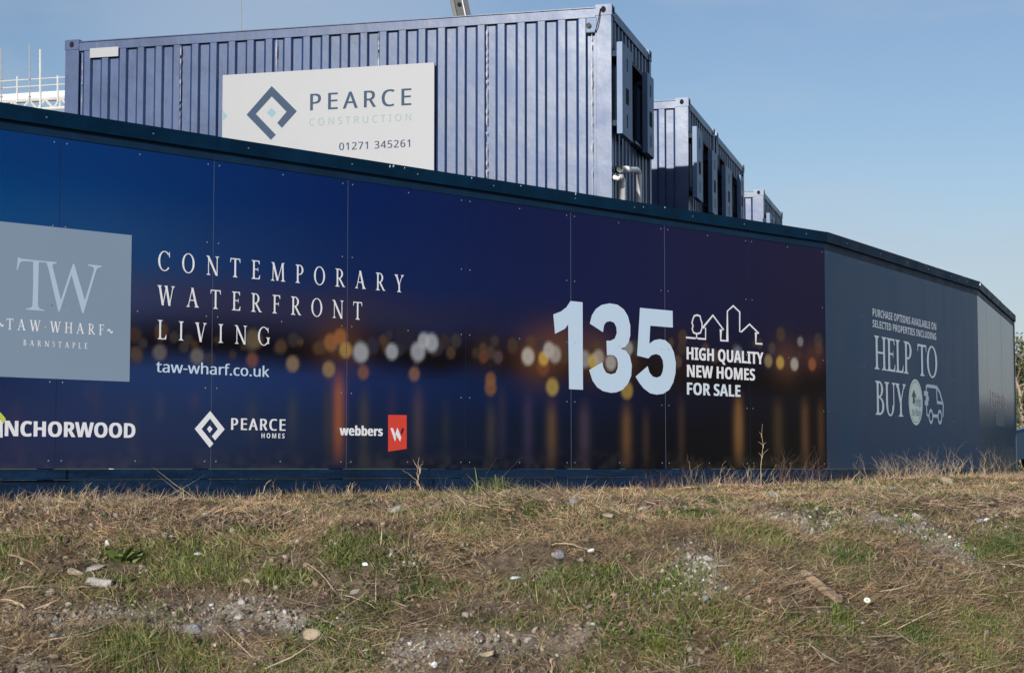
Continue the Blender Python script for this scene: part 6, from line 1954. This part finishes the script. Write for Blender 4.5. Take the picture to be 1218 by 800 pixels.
# combed by patches: neighbouring stems lie roughly the same way
ang = 6.283 * (vnoise(x * 1.3, y * 1.3, 51) * 1.6 + 0.22 * rng.normal(size=n))
ang = np.where((x > 0.12 * y - 0.2) & (y < 11) & (rng.random(n) < 0.7), -0.95 + 0.35 * rng.normal(size=n), ang)   # combed down the slope on the right
el = np.abs(rng.normal(size=n)) * 0.42 + 0.06
el = np.where(rng.random(n) < 0.10, el + 0.6, el)
ax_ = np.stack([np.cos(ang) * np.cos(el), np.sin(ang) * np.cos(el), np.sin(el)], -1)
ln = (0.024 + 0.095 * rng.random(n) ** 2.2) * np.where(y > 10.8, 0.72, 1.0)
lift = rng.random(n) ** 2 * np.where(y > 10.8, 0.016, 0.034)
dark = np.clip(vnoise(x * 2.9, y * 2.9, 61) * 0.6 + vnoise(x * 9, y * 9, 62) * 0.7 - 0.15, 0, 1)
tint = pick(n, [(0.34, 0.245, 0.16), (0.29, 0.20, 0.13), (0.42, 0.33, 0.23), (0.22, 0.15, 0.10), (0.32, 0.21, 0.145), (0.15, 0.10, 0.07), (0.22, 0.20, 0.095)], 0.22)
low = np.clip((10.6 - y) / 0.7, 0, 1)[:, None]
tint = tint * (0.50 + 1.75 * dark)[:, None] * (np.array([1.06, 0.98, 0.88]) * (1 - low) + np.array([0.70, 0.67, 0.58]) * low)
cover('dry_grass', np.stack([x, y, z + lift - 0.004], -1), ax_, ln, (0.0006 + 0.0008 * rng.random(n)) * np.clip(y / 11, 0.9, 1.5), unit(rng.normal(size=(n, 3))) * 0.7 + np.array([0, 0, -0.25]), tint, 'straw')

# green grass and moss in patches
xs, ys = [], []
for n, a, b in ((330000, 7.9, 10.4), (200000, 10.4, 20.0)):
    x, y = scatter(n, a, b); xs.append(x); ys.append(y)
x, y = np.concatenate(xs), np.concatenate(ys)
g, k = masks(x, y)
keep = rng.random(len(x)) < np.clip(g * 1.25 - 0.12 + 0.04, 0, 1)
x, y = x[keep], y[keep]; z = ground_z(x, y); n = len(x)
ang = rng.random(n) * 6.283; el = 0.35 + rng.random(n) * 1.1
ax_ = np.stack([np.cos(ang) * np.cos(el), np.sin(ang) * np.cos(el), np.sin(el)], -1)
pch = vnoise(x * 1.9, y * 1.9, 71)
moss = rng.random(n) < np.clip((pch - 0.35) * 2.5, 0, 0.85)
ln = np.where(moss, 0.012 + 0.020 * rng.random(n), 0.022 + 0.065 * rng.random(n) ** 1.6)
wd = np.where(moss, 0.0035 + 0.0045 * rng.random(n), 0.0011 + 0.0014 * rng.random(n))
tint = np.where(moss[:, None], pick(n, [(0.070, 0.100, 0.022), (0.050, 0.082, 0.020), (0.105, 0.130, 0.030)]), pick(n, [(0.14, 0.175, 0.040), (0.19, 0.215, 0.055), (0.095, 0.135, 0.030), (0.25, 0.235, 0.095), (0.13, 0.125, 0.05)]))
cover('green_grass', np.stack([x, y, z + np.where(moss, 0.012 * rng.random(n), 0) - 0.003], -1), ax_, ln, wd, unit(rng.normal(size=(n, 3))) * 0.45 + np.array([0, 0, -0.2]), tint, 'green')

# upright dry wisps, thickest at the foot of the hoarding
x, y = scatter(26000, 9.5, 22.0)
d = hoard_dist(x, y)
keep = rng.random(len(x)) < np.where(d < 0.55, 0.85, 0.16 + 0.2 * (y > 11) * (vnoise(x * 2, y * 2, 81) > 0.5))
xb = []
for fr, u0, u1 in ((fr1, -3.5, 7 * PW), (fr2, 0, len2), (fr3, 0, len3)):
    u = u0 + (u1 - u0) * rng.random(int(260 * (u1 - u0)))
    w = 0.06 + 0.34 * rng.random(len(u)) ** 1.4
    xb.append(fr.O[None] + fr.d[None] * u[:, None] + fr.n[None] * w[:, None])
xb = np.concatenate(xb)
xb = xb[vnoise(xb[:, 0] * 2.3, xb[:, 1] * 2.3, 83) > 0.34]
x, y = np.concatenate([x[keep], xb[:, 0]]), np.concatenate([y[keep], xb[:, 1]])
z = ground_z(x, y); n = len(x)
ang = rng.random(n) * 6.283; el = 0.7 + 0.75 * rng.random(n)
ax_ = np.stack([np.cos(ang) * np.cos(el), np.sin(ang) * np.cos(el), np.sin(el)], -1)
foot = hoard_dist(x, y) < 0.4
cover('dry_wisps', np.stack([x, y, z - 0.004], -1), ax_, (0.03 + 0.085 * rng.random(n) ** 2.5) * np.where(foot, 1.15, 1), 0.0008 + 0.0009 * rng.random(n), unit(rng.normal(size=(n, 3))) * 0.6, pick(n, [(0.42, 0.31, 0.19), (0.48, 0.37, 0.24), (0.28, 0.19, 0.12), (0.12, 0.08, 0.06)], 0.2), 'straw')

# dead stems and twigs lying about on the bank
x, y = scatter(42000, 7.9, 11.8, power=0.8)
g, k = masks(x, y)
keep = (vnoise(x * 1.2, y * 1.2, 91) + 0.25 * rng.random(len(x)) > 0.55) & (rng.random(len(x)) > 0.95 * k)
x, y = x[keep], y[keep]; n = len(x); z = ground_z(x, y)
ang = rng.random(n) * 6.283; el = np.abs(rng.normal(size=n)) * 0.28
ax_ = np.stack([np.cos(ang) * np.cos(el), np.sin(ang) * np.cos(el), np.sin(el)], -1)
cover('dead_stems', np.stack([x, y, z + 0.030 * rng.random(n)], -1), ax_, 0.07 + 0.26 * rng.random(n) ** 2.5, 0.0010 + 0.0017 * rng.random(n) ** 2, unit(rng.normal(size=(n, 3))) * 0.5, pick(n, [(0.13, 0.09, 0.065), (0.25, 0.18, 0.12), (0.42, 0.33, 0.23), (0.075, 0.052, 0.04), (0.33, 0.25, 0.17)], 0.25), 'straw')

# low wisps of every sort that stand up off the bank
x, y = scatter(70000, 7.9, 11.2, power=0.85)
g, k = masks(x, y)
keep = rng.random(len(x)) < (0.15 + 0.85 * (vnoise(x * 3.3, y * 3.3, 87) > 0.48)) * np.clip(1 - 0.9 * k, 0, 1)
x, y = x[keep], y[keep]; z = ground_z(x, y); n = len(x)
ang = rng.random(n) * 6.283; el = 0.35 + 0.9 * rng.random(n)
ax_ = np.stack([np.cos(ang) * np.cos(el), np.sin(ang) * np.cos(el), np.sin(el)], -1)
cover('bank_stubble', np.stack([x, y, z - 0.004], -1), ax_, 0.025 + 0.085 * rng.random(n) ** 2.2, 0.0010 + 0.0011 * rng.random(n), unit(rng.normal(size=(n, 3))) * 0.7, pick(n, [(0.36, 0.27, 0.17), (0.48, 0.38, 0.26), (0.16, 0.11, 0.075), (0.12, 0.12, 0.05), (0.22, 0.20, 0.09), (0.09, 0.065, 0.05)], 0.25), 'straw')

# gravel
ico = bmesh.new(); bmesh.ops.create_icosphere(ico, subdivisions=1, radius=1.0)
IV = np.array([v.co[:] for v in ico.verts]); IF = np.array([[v.index for v in f.verts] for f in ico.faces]); ico.free()


def lumps(name, x, y, s, flat, cols, jit, rough):
    n = len(x); z = ground_z(x, y)
    rot = np.linalg.qr(rng.normal(size=(n, 3, 3)))[0]
    sh = IV[None] * (1 + rough * rng.normal(size=(n, len(IV), 1))) * np.stack([np.ones(n), 0.6 + .4 * rng.random(n), flat + .4 * rng.random(n)], -1)[:, None, :]
    V = np.einsum('nij,nkj->nki', rot, sh) * s[:, None, None] + np.stack([x, y, z + s * 0.3], -1)[:, None, :]
    m_ = bpy.data.meshes.new(name)
    nv = len(IV)
    Fs = (IF[None] + (np.arange(n) * nv)[:, None, None]).reshape(-1).astype(np.int32)
    m_.vertices.add(n * nv); m_.vertices.foreach_set('co', V.astype(np.float32).ravel())
    m_.loops.add(len(Fs)); m_.loops.foreach_set('vertex_index', Fs)
    m_.polygons.add(len(Fs) // 3); m_.polygons.foreach_set('loop_start', np.arange(0, len(Fs), 3, dtype=np.int32))
    c_ = m_.color_attributes.new('tint', 'FLOAT_COLOR', 'POINT')
    C4 = np.ones((n, nv, 4), np.float32); C4[:, :, :3] = pick(n, cols, jit)[:, None, :]
    c_.data.foreach_set('color', C4.ravel())
    m_.update(calc_edges=True); m_.materials.append(M['pebble'])
    o = bpy.data.objects.new(name, m_); col.objects.link(o); o['kind'] = 'stuff'


x, y = scatter(220000, 7.9, 19.0, power=1.6)
g, k = masks(x, y)
keep = rng.random(len(x)) < np.clip(k * 1.3 - 0.1, 0, 1) * 0.8 + 0.04 * (vnoise(x * 1.4, y * 1.4, 95) > 0.35)
x, y = x[keep], y[keep]
lumps('gravel', x, y, 0.0025 + 0.016 * rng.random(len(x)) ** 4.5, 0.4, [(0.30, 0.26, 0.21), (0.40, 0.36, 0.31), (0.20, 0.18, 0.17), (0.32, 0.27, 0.20), (0.48, 0.45, 0.41), (0.16, 0.14, 0.12), (0.25, 0.235, 0.215)], 0.15, 0.25)
# crumbs and clods of earth
x, y = scatter(120000, 7.9, 12.0, power=0.9)
g, k = masks(x, y)
keep = rng.random(len(x)) < (0.35 + 0.65 * k * (k < 0.75)) * (1 - 0.6 * g) * np.clip(vnoise(x * 2.2, y * 2.2, 97) * 1.5 - 0.25, 0.05, 1)
x, y = x[keep], y[keep]
lumps('earth_clods', x, y, 0.003 + 0.020 * rng.random(len(x)) ** 4, 0.45, [(0.13, 0.10, 0.07), (0.21, 0.17, 0.125), (0.085, 0.068, 0.05), (0.28, 0.235, 0.18)], 0.2, 0.33)
